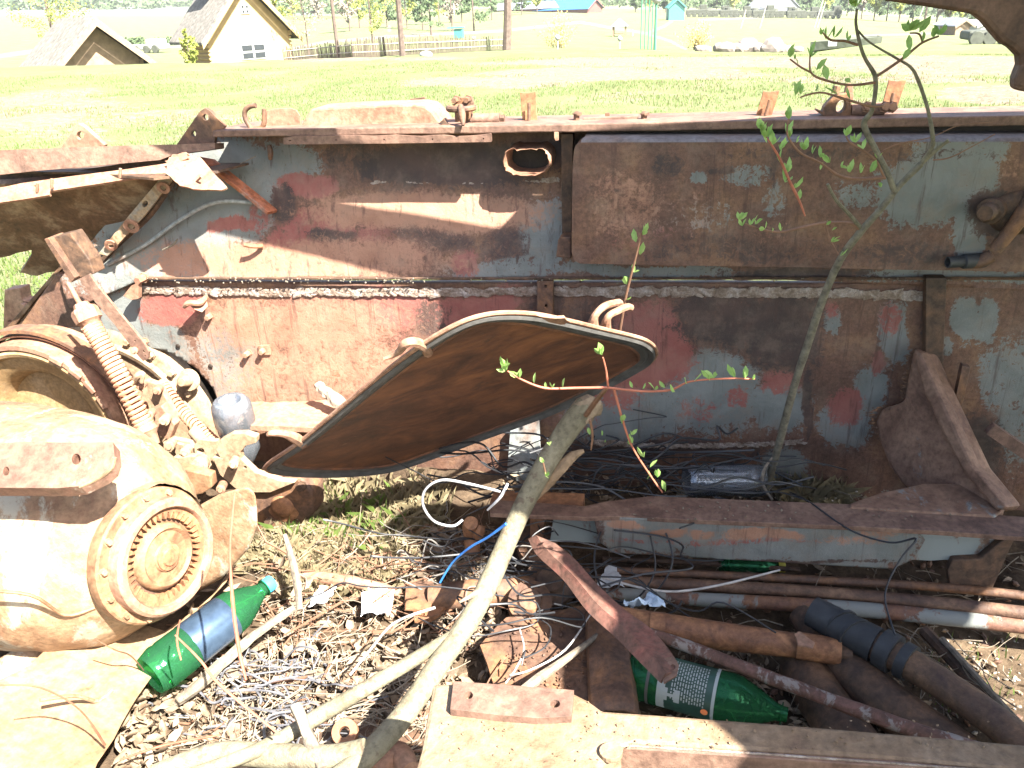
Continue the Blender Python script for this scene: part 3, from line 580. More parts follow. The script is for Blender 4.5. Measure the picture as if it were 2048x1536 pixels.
sheet('beam_channel', [(1188, 1040), (1210, 1034), (1825, 1056), (1850, 1080), (1828, 1118), (1785, 1138), (1230, 1106), (1200, 1085)], (onw2[0], onw2[1] if onw2[1].y < 0 else -onw2[1]), bcp, WALL, hull, .006, .012, .001)
pprism('beam_end_bracket', [(1905, 1120), (1960, 1118), (2012, 1075), (2030, 1078), (1985, 1180), (1950, 1186), (1900, 1172), (1895, 1140)], RUSTD, hull, .02, (), .003, Y=yb2)
# cross members under the beam
pprism('beam_stub', [(980, 1003), (1165, 1010), (1165, 1034), (1090, 1034), (1085, 1080), (1060, 1080), (1060, 1032), (980, 1026)], RUSTO, hull, .05, (), .004, Y=1.60)
pprism('floor_sheet', rough([(1012, 1235), (1100, 1222), (1180, 1210), (1205, 1300), (1195, 1400), (1000, 1400), (960, 1290)], 2, 3), RUST, hull, .01, (), .002, Z=.11)
# curved channel of the floor
bm = bmesh.new(); pr_ = [(-.045, 0), (-.035, .018), (-.015, .026), (.02, .026), (.045, .012), (.05, 0)]; a = P(1215, 1225, Z=.13); b = P(1232, 1440, Z=.13); dd = (b - a).normalized(); sd = Vector((-dd.y, dd.x, 0))
R_ = [[bm.verts.new(a.lerp(b, i / 12) + sd * -u_ + Vector((0, 0, h_ + .004 * math.sin(i * 1.3)))) for u_, h_ in pr_] for i in range(13)]
for r1, r2 in zip(R_, R_[1:]):
    for i in range(5): bm.faces.new((r1[i], r1[i + 1], r2[i + 1], r2[i]))
o = obj('floor_channel', bm, RUST, hull, True); m = o.modifiers.new('thickness', 'SOLIDIFY'); m.thickness = .006
# near beam at the bottom of the picture
NB = metal('near_beam_metal', (.11, .065, .04), (.175, .12, .07), (.22, .165, .11), 9, bump=.7)
pprism('near_beam_top', [(866, 1366), (905, 1366), (1150, 1386), (1178, 1400), (1205, 1420), (1320, 1428), (1560, 1446), (2300, 1508), (2300, 1566), (1800, 1520), (1260, 1486), (1225, 1498), (1205, 1530), (1190, 1640), (800, 1640), (842, 1500)], NB, hull, .05, (), .006, Z=.5)
pprism('near_beam_pad', [(907, 1362), (1020, 1370), (1148, 1380), (1143, 1432), (1080, 1436), (1000, 1430), (900, 1418)], RUSTP, hull, .012, [circ(937, 1390, 9, 8), circ(1110, 1407, 10, 8)], .002, Z=.512)
a = P(1228, 1494, Z=.497); b = P(2300, 1568, Z=.497)
prism('near_beam_side', [[a, b, b - Vector((0, 0, .35)), a - Vector((0, 0, .35))]], (0, .03, 0), RUSTP, hull, .003)
tube('near_beam_highlight', [(1232, 1490, .498, 5), (1600, 1513, .498, 5), (2300, 1566, .498, 5)], SEAM, hull, 6, 8, True)  # pale strip paints the highlight along the near beam's edge
pprism('near_beam_lug', circ(1222, 1500, 24, 18, 16), NB, hull, .008, (), .003, Z=.506)
# bracket on the side plate: shelf stub
pprism('shelf_stub', rough([(473, 848), (500, 804), (560, 803), (640, 800), (700, 798), (720, 858), (600, 854)], 1.6, 3), RUSTL, hull, .018, (), .002, Z=.30)
# bolts and brackets on the lower plate
def wallbolts(name, L, h=.022, r=.009, Y=2.048, mat=RUSTL):
    for x, y in L:
        bm = bmesh.new(); add_bolt(bm, P(x, y, Y=Y), (-.05, -1, 0), r, h); obj(name, bm, mat, hull)
wallbolts('bolt', [(528, 700), (497, 706), (421, 632), (290, 682)])
wallbolts('bolt', [(527, 492)], .02, .008, 2.07)
tube('bolt_shank', [(525, 492, 2.05, 9), (507, 493, 2.03, 8), (488, 490, 2.02, 8)], RUSTO, hull, 8)
wallbolts('bolt', [(287, 556)], .03, .012, 2.03)
pprism('bolt_plate', [(516, 691), (540, 690), (541, 710), (517, 711)], RUSTL, hull, .004, (), .001, Y=2.043)
bm = bmesh.new()
for (x, y) in ((356, 692), (421, 732), (380, 770)): bmesh.ops.create_icosphere(bm, subdivisions=2, radius=1, matrix=Matrix.Translation(P(x, y, Y=2.046)) @ Matrix.Diagonal((.008, .003, .008, 1)))
obj('bolt_hole', bm, DARK, hull, True)
onc = plane(P(376, 606, Y=2.0), P(410, 596, Y=2.04), P(385, 620, Y=1.985))
pprism('cable_clip', [(374, 604), (392, 600), (412, 592), (416, 612), (404, 624), (388, 618)], RUSTL, hull, .003, (), .001, on=onc)
tube('cable_clip_strap', [(412, 594, 2.04, 10), (400, 606, 2.0, 12), (378, 606, 1.99, 12), (368, 614, 1.995, 8)], RUSTL, hull, 8)
pprism('small_bracket', [(246, 592), (262, 572), (276, 566), (276, 598), (262, 600)], RUSTL, hull, .02, (), .001, Y=2.0)
tube('weld_drop', [(538, 290, 2.07, 10), (541, 305, 2.07, 12), (540, 318, 2.075, 8)], RUST, hull, 8)
tube('straw_wire', [(480, 328, 2.06, 2), (512, 312, 2.05, 2)], DEADW, hull, 5)
# fittings on the fender behind the rim
def fy(x, y, dy=.05): return P(x, y, Y=2.0 + dy)
tube('tow_hook', [(502, 257, 2.05, 9), (491, 238, 2.05, 10), (490, 222, 2.05, 10), (500, 213, 2.05, 10), (512, 211, 2.05, 10)], RUST, hull, 10)
tube('tow_hook', [(500, 257, 2.05, 9), (520, 256, 2.05, 9), (528, 246, 2.05, 10), (528, 218, 2.05, 9)], RUST, hull, 10)
pprism('fender_flap', [(531, 258), (532, 222), (545, 218), (580, 216), (592, 220), (600, 232), (603, 258)], RUSTL, hull, .006, (), .001, Y=2.09)
pprism('stowage_bin', [(602, 250), (610, 236), (622, 218), (700, 213), (830, 209), (850, 213), (865, 224), (884, 250), (884, 262), (602, 262)], RUSTL, hull, .12, (), .008, Y=2.08)
pprism('small_tab', [(820, 198), (849, 194), (852, 215), (822, 216)], RUST, hull, .006, (), .001, Y=2.24)
bm = bmesh.new(); c0 = fy(922, 216); 
add_tube(bm, [(*(c0 + Vector((math.cos(a_) * .032, math.sin(a_) * .03, 0))), .0075) for a_ in np.linspace(0, 2 * math.pi, 22)], 8, False); obj('shackle_ring', bm, RUST, hull, True)
tube('shackle_pin', [(921, 212, 2.02, 12), (924, 228, 2.0, 15), (926, 244, 1.985, 10), (926, 251, 1.98, 6)], RUST, hull, 10)
pprism('shackle_bracket', [(910, 256), (908, 208), (905, 196), (940, 194), (944, 206), (936, 256)], RUST, hull, .03, (), .003, Y=2.09)
wallbolts('bolt', [(912, 200), (936, 199)], .02, .008, 2.08, RUST)
tube('lock_cylinder', [(944, 238, 2.08, 22), (1000, 237, 2.08, 22)], RUSTP, hull, 14); tube('lock_cylinder_nut', [(1001, 237, 2.08, 16), (1009, 237, 2.08, 16)], RUST, hull, 6, 2)
pprism('small_tab', [(880, 244), (888, 238), (895, 248), (905, 249), (905, 254), (884, 254)], RUSTD, hull, .01, (), .001, Y=2.03)
for pts_, rod in (([(1040, 185), (1058, 186), (1071, 183), (1075, 252), (1046, 252)], [(1058, 250), (1058, 206)]), ([(1527, 182), (1540, 184), (1559, 181), (1541, 240), (1509, 242)], [(1529, 238), (1540, 200)]), ([(1778, 160), (1795, 162), (1813, 160), (1792, 222), (1762, 220)], [(1778, 222), (1787, 186)])):
    e_ = pprism('fender_bracket', pts_, RUSTO, hull, .006, [], .001, Y=2.1); tube('bracket_rod', [(*rod[0], 2.085, 7), (*rod[1], 2.085, 7)], RUST, hull, 8, 2)
pprism('hinge_bar', [(1166, 236), (1276, 232), (1276, 246), (1166, 247)], RUSTP, hull, .02, (), .002, Y=2.08)
for x in (1153, 1288): tube('hinge_bolt', [(x, 246, 2.08, 12), (x, 230, 2.08, 12), (x + 1, 229, 2.08, 20), (x + 1, 226, 2.08, 20), (x, 222, 2.08, 6)], RUST, hull, 8, 1)
pprism('small_tab', [(1210, 226), (1219, 226), (1219, 234), (1210, 234)], RUST, hull, .01, (), .001, Y=2.12)
pprism('latch_lever', [(1632, 222), (1634, 218), (1645, 224), (1648, 214), (1668, 192), (1680, 188), (1700, 186), (1704, 232), (1650, 234)], RUST, hull, .03, [circ(1682, 213, 9, 14, rot=.4)], .003, Y=2.06)
tube('latch_pin', [(1670, 186, 2.07, 16), (1674, 172, 2.07, 14)], RUST, hull, 8, 2); pprism('latch_post', [(1688, 196), (1694, 168), (1706, 168), (1708, 200), (1700, 210)], RUSTL, hull, .02, (), .002, Y=2.075)
tube('lock_cylinder', [(1702, 222, 2.07, 26), (1768, 218, 2.07, 26)], RUSTP, hull, 14)
for x in (1735, 1770, 1784): 
    bm = bmesh.new(); add_bolt(bm, P(x, 214, Y=2.05), (0, -1, .2), .01, .012); obj('bolt', bm, RUSTL, hull)
pprism('fender_plate', [(430, 262), (2300, 232), (2300, 215), (1700, 224), (900, 240), (600, 248), (440, 254)], RUSTP, hull, .01, (), 0, Z=1.062)
# roof plate over the hull, added unseen and shaped for shadows; lip in view
def rp(L, z0=1.62, th=.03): return [[Vector((x, y, z0)) for x, y in L]]
body = [(-.424, 1.688), (-.46, 1.712), (-1.05, 1.76), (-1.05, 1.665), (-.713, 1.622), (-.047, 1.529), (.082, 1.511), (.142, 1.479), (.169, 1.437), (.169, 1.40), (.30, 1.365), (.60, 1.30), (.705, 1.25), (.72, 1.06), (.54, 1.02), (.41, .94), (.38, .85), (.50, .80), (.55, .69), (.66, .67), (.68, .76), (.76, .78), (.78, .64), (.90, .50), (.92, .30), (.86, .20), (.93, .13), (.95, .05), (1.1, -.3), (1.3, -1.5), (2.8, -1.5), (2.8, 1.80), (.66, 1.785), (.495, 1.712), (.164, 1.697), (.144, 1.631)]
prism('roof_shade_plate', [[Vector((x, y, 1.62)) for x, y in body], [Vector((x, y, 1.62)) for x, y in [(1.76, .70), (1.83, .79), (2.0, .70), (2.03, .38), (1.85, .36), (1.76, .60)]]], (0, 0, .004), RUSTD, hull, 0)
# hanging lip of the roof cut-out
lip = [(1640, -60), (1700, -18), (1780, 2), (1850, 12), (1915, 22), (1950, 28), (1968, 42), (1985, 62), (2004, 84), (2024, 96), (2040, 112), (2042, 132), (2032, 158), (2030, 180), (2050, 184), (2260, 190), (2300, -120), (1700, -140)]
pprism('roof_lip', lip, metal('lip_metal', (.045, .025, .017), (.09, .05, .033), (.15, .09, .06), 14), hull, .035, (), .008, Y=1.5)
# ------------------------------------------------------------------ hatch
hatch = empty('hatch_cover', P(700, 955, Y=1.7)); tag(hatch, 'large oblong rusty hatch cover with rounded ends leaning against the hull wall', 'hatch')
hp_ = plane(P(1320, 710, Y=1.80), P(525, 940, Y=1.50), P(1000, 628, Y=1.34))
if hp_[1].y > 0: hp_ = (hp_[0], -hp_[1])
ho = [(525, 940), (540, 925), (600, 884), (700, 800), (780, 736), (850, 686), (910, 652), (960, 634), (1010, 627), (1070, 629), (1130, 640), (1210, 659), (1280, 676), (1306, 688), (1318, 704), (1310, 724), (1275, 747), (1208, 782), (1110, 828), (1040, 854), (960, 883), (870, 917), (780, 945), (690, 955), (609, 956), (560, 952), (535, 947)]
def inset(pl, k):
    n = len(pl); out = []
    ar = sum(pl[i][0] * pl[(i + 1) % n][1] - pl[(i + 1) % n][0] * pl[i][1] for i in range(n)); sg = 1 if ar > 0 else -1
    for i in range(n):
        a, b, c = pl[i - 1], pl[i], pl[(i + 1) % n]; d = Vector((c[0] - a[0], c[1] - a[1])).normalized(); out.append((b[0] - sg * d.y * k, b[1] + sg * d.x * k))
    return out
def hsm(L): return [(x, y) for x, y, _, _ in catmull([(x, y, 0, 0) for x, y in L] + [(*L[0], 0, 0)], 4)][:-1]
L3 = [hp_[0].__class__(P(x, y, on=hp_)) for x, y in hsm(ho)]; nrm = hp_[1]; cen = sum(L3, Vector()) / len(L3)
def ringat(k, h):   # k inwards metres in plane, h towards viewer
    out = []; n = len(L3)
    for i in range(n):
        d = (L3[(i + 1) % n] - L3[i - 1]).normalized(); m_ = nrm.cross(d); 
        if m_.dot(cen - L3[i]) < 0: m_ = -m_
        out.append(L3[i] + m_ * k + nrm * h)
    return out
def loft(name, rings, mat, parent, close_last=True, closed=True):
    bm = bmesh.new(); R_ = [[bm.verts.new(p) for p in r] for r in rings]; n = len(R_[0])
    for a, b in zip(R_, R_[1:]):
        for i in range(n): bm.faces.new((a[i], a[(i + 1) % n], b[(i + 1) % n], b[i]))
    if close_last:
        for t in tessellate_polygon([rings[-1]]): bm.faces.new([R_[-1][i] for i in t])
        for t in tessellate_polygon([rings[0]]):
            try: bm.faces.new([R_[0][i] for i in t])
            except ValueError: pass
    return obj(name, bm, mat, parent, True)
s = N('hatch_panel'); ax_ = (hp_[0] and (P(1290, 690, on=hp_) - P(560, 935, on=hp_)).normalized()); g_ = s.n('NewGeometry'); vr = s.n('VectorRotate', rotation_type='AXIS_ANGLE'); q_ = Vector((1, 0, 0)).rotation_difference(ax_).inverted(); vr.inputs['Axis'].default_value = q_.axis; vr.inputs['Angle'].default_value = q_.angle; s.l(g_.outputs['Position'], vr.inputs['Vector'])
def mp_(sc): mm = s.n('Mapping'); mm.inputs['Scale'].default_value = sc; s.l(vr.outputs[0], mm.inputs[0]); return mm.outputs[0]
h1 = s.noise(1, 8, .7, mp_((6, 10, 10)), .6); h2 = s.noise(1, 6, .7, mp_((22, 60, 60)), .3); h3 = s.noise(9, 8, .7, None, .8)
c_ = s.ramp(h1, [(.3, (.045, .026, .020)), (.48, (.115, .052, .032)), (.62, (.20, .085, .042)), (.75, (.28, .13, .06))]); c_ = s.mix(.3, c_, s.ramp(h2, [(.3, (.5, .48, .45)), (.65, (1.2, 1.15, 1.1))]), 'MULTIPLY'); c_ = s.mix(s.math('MULTIPLY', s.step(h3, .56, .66), .6), c_, (.05, .035, .03)); c_ = s.mix(s.step(h2, .70, .74), c_, (.30, .19, .11))
HP = s.fin(c_, .62, s.math('ADD', h2, h3), .6, .003)
loft('rim', [ringat(.004, -.009), ringat(.001, -.007), ringat(0, -.003), ringat(.003, 0), ringat(.008, 0), ringat(.010, -.006)], RUSTL, hatch, False)
loft('gasket', [ringat(.009, -.008), ringat(.0095, .001), ringat(.015, .005), ringat(.021, .001), ringat(.025, -.005), ringat(.033, -.002), ringat(.045, -.006), ringat(.048, -.012)], GASKET, hatch, False)
loft('panel', [ringat(.006, -.0088), ringat(.012, -.0086), ringat(.040, -.012), ringat(.044, -.006), ringat(.05, -.004), ringat(.055, -.008)], HP, hatch)
def onh(x, y, k=0): return P(x, y, on=(hp_[0] + nrm * k, nrm))
for pts_ in ([(1185, 655, 0), (1190, 632, -.01), (1210, 612, -.03), (1235, 605, -.05), (1240, 607, -.06)], [(1210, 660, 0), (1216, 634, -.01), (1235, 622, -.02), (1255, 614, -.03), (1262, 616, -.03)]):
    bm = bmesh.new(); add_tube(bm, catmull([(*onh(x, y, k - .02), .008 if i else .014) for i, (x, y, k) in enumerate(pts_)], 4), 8); obj('hinge_arm', bm, RUSTL, hatch, True)
bm = bmesh.new(); add_tube(bm, catmull([(*onh(x, y, -.004), r) for x, y, r in [(856, 706, .010), (846, 692, .010), (828, 684, .010), (810, 688, .009), (799, 702, .007), (784, 712, .005), (768, 718, .004)]], 4), 8); obj('handle', bm, RUSTL, hatch, True)
bm = bmesh.new(); add_tube(bm, catmull([(*onh(x, y, -.008), r) for x, y, r in [(605, 888, .012), (590, 876, .013), (570, 868, .009), (545, 866, .007), (536, 870, .005)]], 4), 8); obj('handle', bm, RUSTL, hatch, True)
pprism('torn_seal', rough([(1075, 632), (1130, 636), (1142, 646), (1120, 650), (1090, 640)], 3, 3), RUSTL, hatch, .006, (), .001, on=(hp_[0] + nrm * .012, nrm))

# ------------------------------------------------------------------ ground inside the hull
sx = np.arange(-2.3, 1.5, .022); sy = np.arange(-.1, 2.28, .022); SX, SY = np.meshgrid(sx, sy, indexing='ij')
def soilz(x, y): return .035 + .035 * noise.fractal(Vector((x * 2.5, y * 2.5, 3)), 1, 2, 4) + .012 * noise.noise(Vector((x * 22, y * 22, 1)))
SZ = np.array([soilz(a, b) for a, b in zip(SX.ravel(), SY.ravel())]).reshape(SX.shape)
edge = np.minimum(np.minimum(SX - sx[0], sx[-1] - SX), np.minimum(SY - sy[0], sy[-1] - SY)); SZ = np.where(edge < .06, -.03, SZ)
idx = np.arange(SX.size).reshape(SX.shape); F = np.stack([idx[:-1, :-1], idx[1:, :-1], idx[1:, 1:], idx[:-1, 1:]], -1).reshape(-1, 4)
s = N('soil'); n1 = s.noise(5, 6, .65); n2 = s.noise(60, 5, .75)
sc = s.ramp(n1, [(.3, (.035, .025, .018)), (.5, (.075, .054, .036)), (.7, (.14, .105, .07))]); sc = s.mix(.85, sc, s.ramp(n2, [(.3, (.4, .38, .35)), (.6, (1.15, 1.1, 1.05))]), 'MULTIPLY')
SOIL = s.fin(sc, .95, n2, .9, .006, spec=.15)
so = soup('soil', np.stack([SX, SY, SZ], -1).reshape(-1, 3), F, SOIL); so.data.polygons.foreach_set('use_smooth', [True] * len(so.data.polygons)); tag(so, kind='structure')
def soil_at(px, py):
    p = P(px, py, Z=.05)
    return Vector((p.x, p.y, soilz(p.x, p.y)))
# dry leaves
def leaves(name, n, regs, mat, size, lab, zoff=0, flat=.5, seed=1):
    rs = random.Random(seed); V = []; F = []
    for k in range(n):
        x0, y0, x1, y1, zz = rs.choice(regs); px = rs.uniform(x0, x1); py = rs.uniform(y0, y1); p = P(px, py, Z=zz); p.z = soilz(p.x, p.y) + rs.random() ** 2 * .035 + zoff + (zz - .05)
        L = rs.uniform(*size); W = L * rs.uniform(.3, .55); a = rs.uniform(0, 6.28); tl = rs.gauss(0, flat); cu = rs.uniform(-.5, .9) * L
        M_ = Matrix.Rotation(a, 3, 'Z') @ Matrix.Rotation(tl, 3, 'X') @ Matrix.Rotation(rs.gauss(0, flat), 3, 'Y')
        loc = [(-L / 2, 0, 0), (-L * .2, -W * .5, cu * .25), (L * .15, -W * .35, cu * .3), (L * .5, 0, cu * .1), (L * .18, W * .4, cu * .35), (-L * .15, W * .5, cu * .2), (0, 0, -cu * .12)]
        b = len(V); V += [p + M_ @ Vector(q_) for q_ in loc]; F += [(b, b + 1, b + 6), (b + 1, b + 2, b + 6), (b + 2, b + 3, b + 6), (b + 3, b + 4, b + 6), (b + 4, b + 5, b + 6), (b + 5, b, b + 6)]
    o = soup(name, V, F, mat); tag(o, lab, 'leaves', kind='stuff'); return o
leaves('leaf_litter', 5200, [(380, 1180, 1080, 1536, .05), (230, 1280, 900, 1600, .05), (540, 1060, 1000, 1200, .05), (900, 1180, 1300, 1300, .05)], LITTER, (.012, .045), 'thick layer of curled brown dry leaves on the hull floor', seed=4)
leaves('leaf_litter', 260, [(235, 1420, 330, 1536, .10), (270, 1370, 350, 1440, .10), (330, 1290, 400, 1370, .08)], LITTER, (.015, .045), 'dry leaves drifted against the pale casting and the base of the bottle', .01, .6, 33)
leaves('broad_leaves', 420, [(380, 1180, 1080, 1536, .05), (560, 1080, 1000, 1200, .05), (230, 1300, 800, 1560, .05)], plain('brown_leaf', (.20, .145, .10), .8, 40, .45), (.04, .07), 'large curled oak leaves on top of the litter', .01, .7, 14)
leaves('leaf_litter', 1500, [(1200, 1110, 2048, 1500, .04), (1000, 900, 1800, 1000, .05), (1280, 1270, 1800, 1450, .04)], LITTER, (.012, .04), 'sparse brown leaves lying between the pipes on the shaded floor', seed=6)
def sticks(name, n, regs, mat, lab, ln=(.03, .14), r=(.0006, .0016), seed=2, cat='twigs', zz=.06, tilt=.22):
    rs = random.Random(seed); bm = bmesh.new()
    for k in range(n):
        x0, y0, x1, y1 = rs.choice(regs); p = soil_at(rs.uniform(x0, x1), rs.uniform(y0, y1)) + Vector((0, 0, rs.uniform(.005, zz))); a = rs.uniform(0, 6.28); L = rs.uniform(*ln); R = rs.uniform(*r); t = rs.gauss(0, tilt)
        d = Vector((math.cos(a) * math.cos(t), math.sin(a) * math.cos(t), math.sin(t))); sd = Vector((-d.y, d.x, 0)) * L * rs.uniform(-.2, .2)
        add_tube(bm, [(*p, R), (*(p + d * L * .35 + sd), R * .9), (*(p + d * L * .7 + sd * .7), R * .8), (*(p + d * L), R * .6)], 4, False)
    o = obj(name, bm, mat, None, True); tag(o, lab, cat, kind='stuff'); return o
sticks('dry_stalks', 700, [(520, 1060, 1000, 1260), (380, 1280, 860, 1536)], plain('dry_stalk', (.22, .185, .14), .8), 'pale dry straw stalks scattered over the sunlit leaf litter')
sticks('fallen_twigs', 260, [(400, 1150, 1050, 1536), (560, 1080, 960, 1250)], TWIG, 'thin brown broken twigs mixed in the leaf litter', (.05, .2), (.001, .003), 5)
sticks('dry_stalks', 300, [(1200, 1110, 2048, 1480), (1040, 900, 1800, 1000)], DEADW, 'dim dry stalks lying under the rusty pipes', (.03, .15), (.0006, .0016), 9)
def tufts(name, n, regs, hmin, hmax, wd, mat, lab, seed, lean=.7):
    rs = np.random.RandomState(seed); pts = []
    for k in range(n):
        x0, y0, x1, y1 = regs[rs.randint(len(regs))]; pts.append(soil_at(rs.uniform(x0, x1), rs.uniform(y0, y1)))
    return blades(name, np.array(pts), hmin, hmax, wd, mat, lab, lean)
tufts('dry_grass', 3800, [(600, 960, 900, 1060), (520, 1060, 860, 1130), (490, 1070, 700, 1150), (560, 1150, 800, 1200)], .02, .08, .0015, DRYG, 'matted dry grass behind and below the hatch cover', 5, 1.1)
tufts('green_grass', 260, [(690, 1040, 800, 1110), (560, 1060, 720, 1090), (600, 980, 800, 1040)], .03, .09, .003, GRASS, 'fresh green grass blades in the sunlit floor below the hatch', 6, .8)
tufts('dry_grass', 900, [(1560, 930, 1690, 1010)], .03, .11, .002, DRYG, 'dim dry grass at the foot of the tall sapling', 7, 1.0)
tufts('green_grass', 30, [(1570, 940, 1610, 980)], .05, .13, .003, GRASS, 'small dark green grass tuft beside the tall sapling', 8, .4)
tufts('green_grass', 60, [(1860, 1260, 2040, 1440)], .01, .04, .003, GRASS, 'tiny green shoots on the sunlit patch at the lower right', 18, .4)

# ------------------------------------------------------------------ final drive, brake drum, springs
fd = empty('final_drive', P(300, 900, Y=2.15)); tag(fd, 'big pale round final drive plate set in the opening of the hull wall', 'drive plate')
SUNR = metal('pale_rust_plate', (.18, .115, .07), (.28, .20, .125), (.34, .26, .175), 9, bump=.3)
def circ3(pts, Y):
    Q = np.array([P(x, y, Y=Y)[:] for x, y in pts]); A_ = np.c_[2 * Q[:, 0], 2 * Q[:, 2], np.ones(len(Q))]; a = np.linalg.lstsq(A_, Q[:, 0] ** 2 + Q[:, 2] ** 2, rcond=None)[0]
    return Vector((a[0], Y, a[1])), math.sqrt(a[2] + a[0] ** 2 + a[1] ** 2)
c, r = circ3([(140, 648), (300, 700), (388, 768), (428, 880)], 2.045)
lathe('drive_plate', [(0, .0), (r * .5, .0), (r * .93, .0), (r * .97, -.004), (r, -.012), (r, -.05)], c, (0, -1, 0), SUNR, fd, 72)
lathe('outer_flange', [(r * .80, .0), (r * .80, .012), (r * .84, .016), (r * .86, .012), (r * .86, 0)], c, (0, -1, 0), SUNR, fd, 72)
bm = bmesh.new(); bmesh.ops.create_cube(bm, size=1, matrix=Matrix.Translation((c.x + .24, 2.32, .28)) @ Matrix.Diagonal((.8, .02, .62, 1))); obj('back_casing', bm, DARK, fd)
for k, a_ in enumerate((38, 52, 66, 24)):
    t = math.radians(a_); bm = bmesh.new(); add_bolt(bm, c + Vector((math.cos(t) * r * .94, -.004, math.sin(t) * r * .94)), (0, -1, 0), .011, .014); obj('bolt', bm, SUNR, fd)
o = P(378, 760, Y=2.03); lathe('breather_cap', [(0, .05), (.012, .05), (.018, .04), (.02, .01), (.034, .006), (.036, 0)], o, (.1, -1, .3), SUNR, fd, 20)
dr = empty('brake_drum', P(60, 850, Y=1.75)); tag(dr, 'rusty brake drum with steel brake band and dark curved shadow gap, behind the pale gearbox', 'brake drum')
c, r = circ3([(0, 690), (100, 690), (190, 760), (250, 840)], 1.78)
lathe('drum', [(0, -.05), (r * .55, -.05), (r * .60, -.02), (r * .66, 0), (r * .82, .012), (r * .86, .03), (r * .9, .034), (r * .93, .03), (r * .93, -.12)], c, (0, -1, 0), metal('drum_steel', (.16, .09, .04), (.27, .18, .085), (.33, .24, .14), 7, bump=.25), dr, 72)
lathe('brake_band', [(r * .95, .035), (r * 1.0, .035), (r * 1.0, -.10), (r * .95, -.10), (r * .95, .035)], c, (0, -1, 0), RUSTL, dr, 72)
lathe('outer_band', [(r * 1.09, .0), (r * 1.13, .0), (r * 1.13, -.05), (r * 1.09, -.05), (r * 1.09, .0)], c, (0, -1, 0), RUST, dr, 72)
lathe('band_groove', [(r * 1.03, -.01), (r * 1.05, -.008), (r * 1.05, -.1), (r * 1.03, -.1), (r * 1.03, -.01)], c, (0, -1, 0), RUSTL, dr, 72)
for a_ in (22, 34, 46, 60): 
    t = math.radians(a_); q_ = c + Vector((math.cos(t) * r * .98, -.036, math.sin(t) * r * .98)); bm = bmesh.new(); add_box(bm, q_, .04, .012, .014, Matrix.Rotation(-(t + math.pi / 2), 3, 'Y')); bev(obj('band_clip', bm, RUSTL, dr), .002)
ch = empty('lever_bracket', P(150, 500, Y=1.9)); tag(ch, 'dark rusty channel bracket with long flat bar hanging from the nose plate', 'bracket')
pprism('channel', [(92, 478), (140, 466), (178, 520), (188, 548), (160, 556), (140, 545)], RUSTD, ch, .05, (), .003, Y=1.84)
pprism('channel_flange', [(88, 478), (96, 476), (150, 556), (142, 566)], RUST, ch, .06, (), .002, Y=1.82)
pprism('flat_bar', [(158, 558), (178, 548), (196, 574), (286, 684), (298, 704), (296, 718), (286, 722), (278, 714), (228, 648), (190, 604)], RUSTP, ch, .008, [circ(270, 682, 1.8), circ(288, 703, 2.6), circ(290, 712, 1.5)], .001, Y=1.80)
def spring(name, pts, coil, turns, wire, mat, parent):
    L = [Vector(p[:3]) for p in tp([(x, y, Y, 0) for x, y, Y in pts], 20)]; n = int(turns * 12); bm = bmesh.new(); out = []; up = None
    for i in range(n + 1):
        t = i / n * (len(L) - 1); k = min(int(t), len(L) - 2); p = L[k].lerp(L[k + 1], t - k); d = (L[k + 1] - L[k]).normalized()
        if up is None: up = d.orthogonal().normalized()
        up = (up - d * up.dot(d)).normalized(); s_ = d.cross(up); a = 2 * math.pi * i / 12; out.append((*(p + (up * math.cos(a) + s_ * math.sin(a)) * coil), wire))
    add_tube(bm, out, 6); return obj(name, bm, mat, parent, True)
SPR = metal('spring_steel', (.30, .13, .075), (.42, .21, .12), (.5, .30, .2), 12, bump=.2)
st = empty('spring_strut', P(290, 870, Y=1.62)); tag(st, 'long coil spring strut with threaded rod and hexagonal adjusting nut', 'spring')
tube('rod', [(136, 566, 1.72, 9), (150, 590, 1.715, 10), (168, 622, 1.71, 11), (215, 700, 1.69, 12), (300, 860, 1.64, 12)], RUSTL, st, 10)
spring('coil_spring', [(182, 650, 1.70), (235, 745, 1.67), (292, 858, 1.64)], .0215, 27, .0052, SPR, st)
o = P(172, 628, Y=1.705); dd = (P(235, 745, Y=1.67) - o).normalized(); lathe('adjusting_nut', [(0, -.03), (.018, -.03), (.022, -.018), (.030, -.016), (.034, -.008), (.034, .018), (.028, .022), (.022, .03), (.019, .045), (.019, .06), (0, .06)], o, dd, RUSTL, st, 8)
o = P(292, 856, Y=1.64); lathe('spring_seat', [(0, -.005), (.028, -.005), (.03, .01), (.02, .02), (.014, .05), (0, .05)], o, dd, RUSTL, st, 16)
st2 = empty('return_spring', P(440, 890, Y=1.75)); tag(st2, 'short coil return spring on a thick push rod beside the clear bottle', 'spring')
spring('coil_spring', [(322, 768, 1.92), (372, 830, 1.86), (428, 886, 1.80)], .016, 22, .0045, SPR, st2)
tube('rod', [(322, 768, 1.92, 12), (372, 830, 1.86, 12), (428, 886, 1.80, 12)], RUSTO, st2, 8)
tube('push_rod', [(388, 862, 1.80, 26), (420, 900, 1.76, 22), (450, 935, 1.72, 20), (490, 972, 1.68, 20)], SUNR, st2, 12)
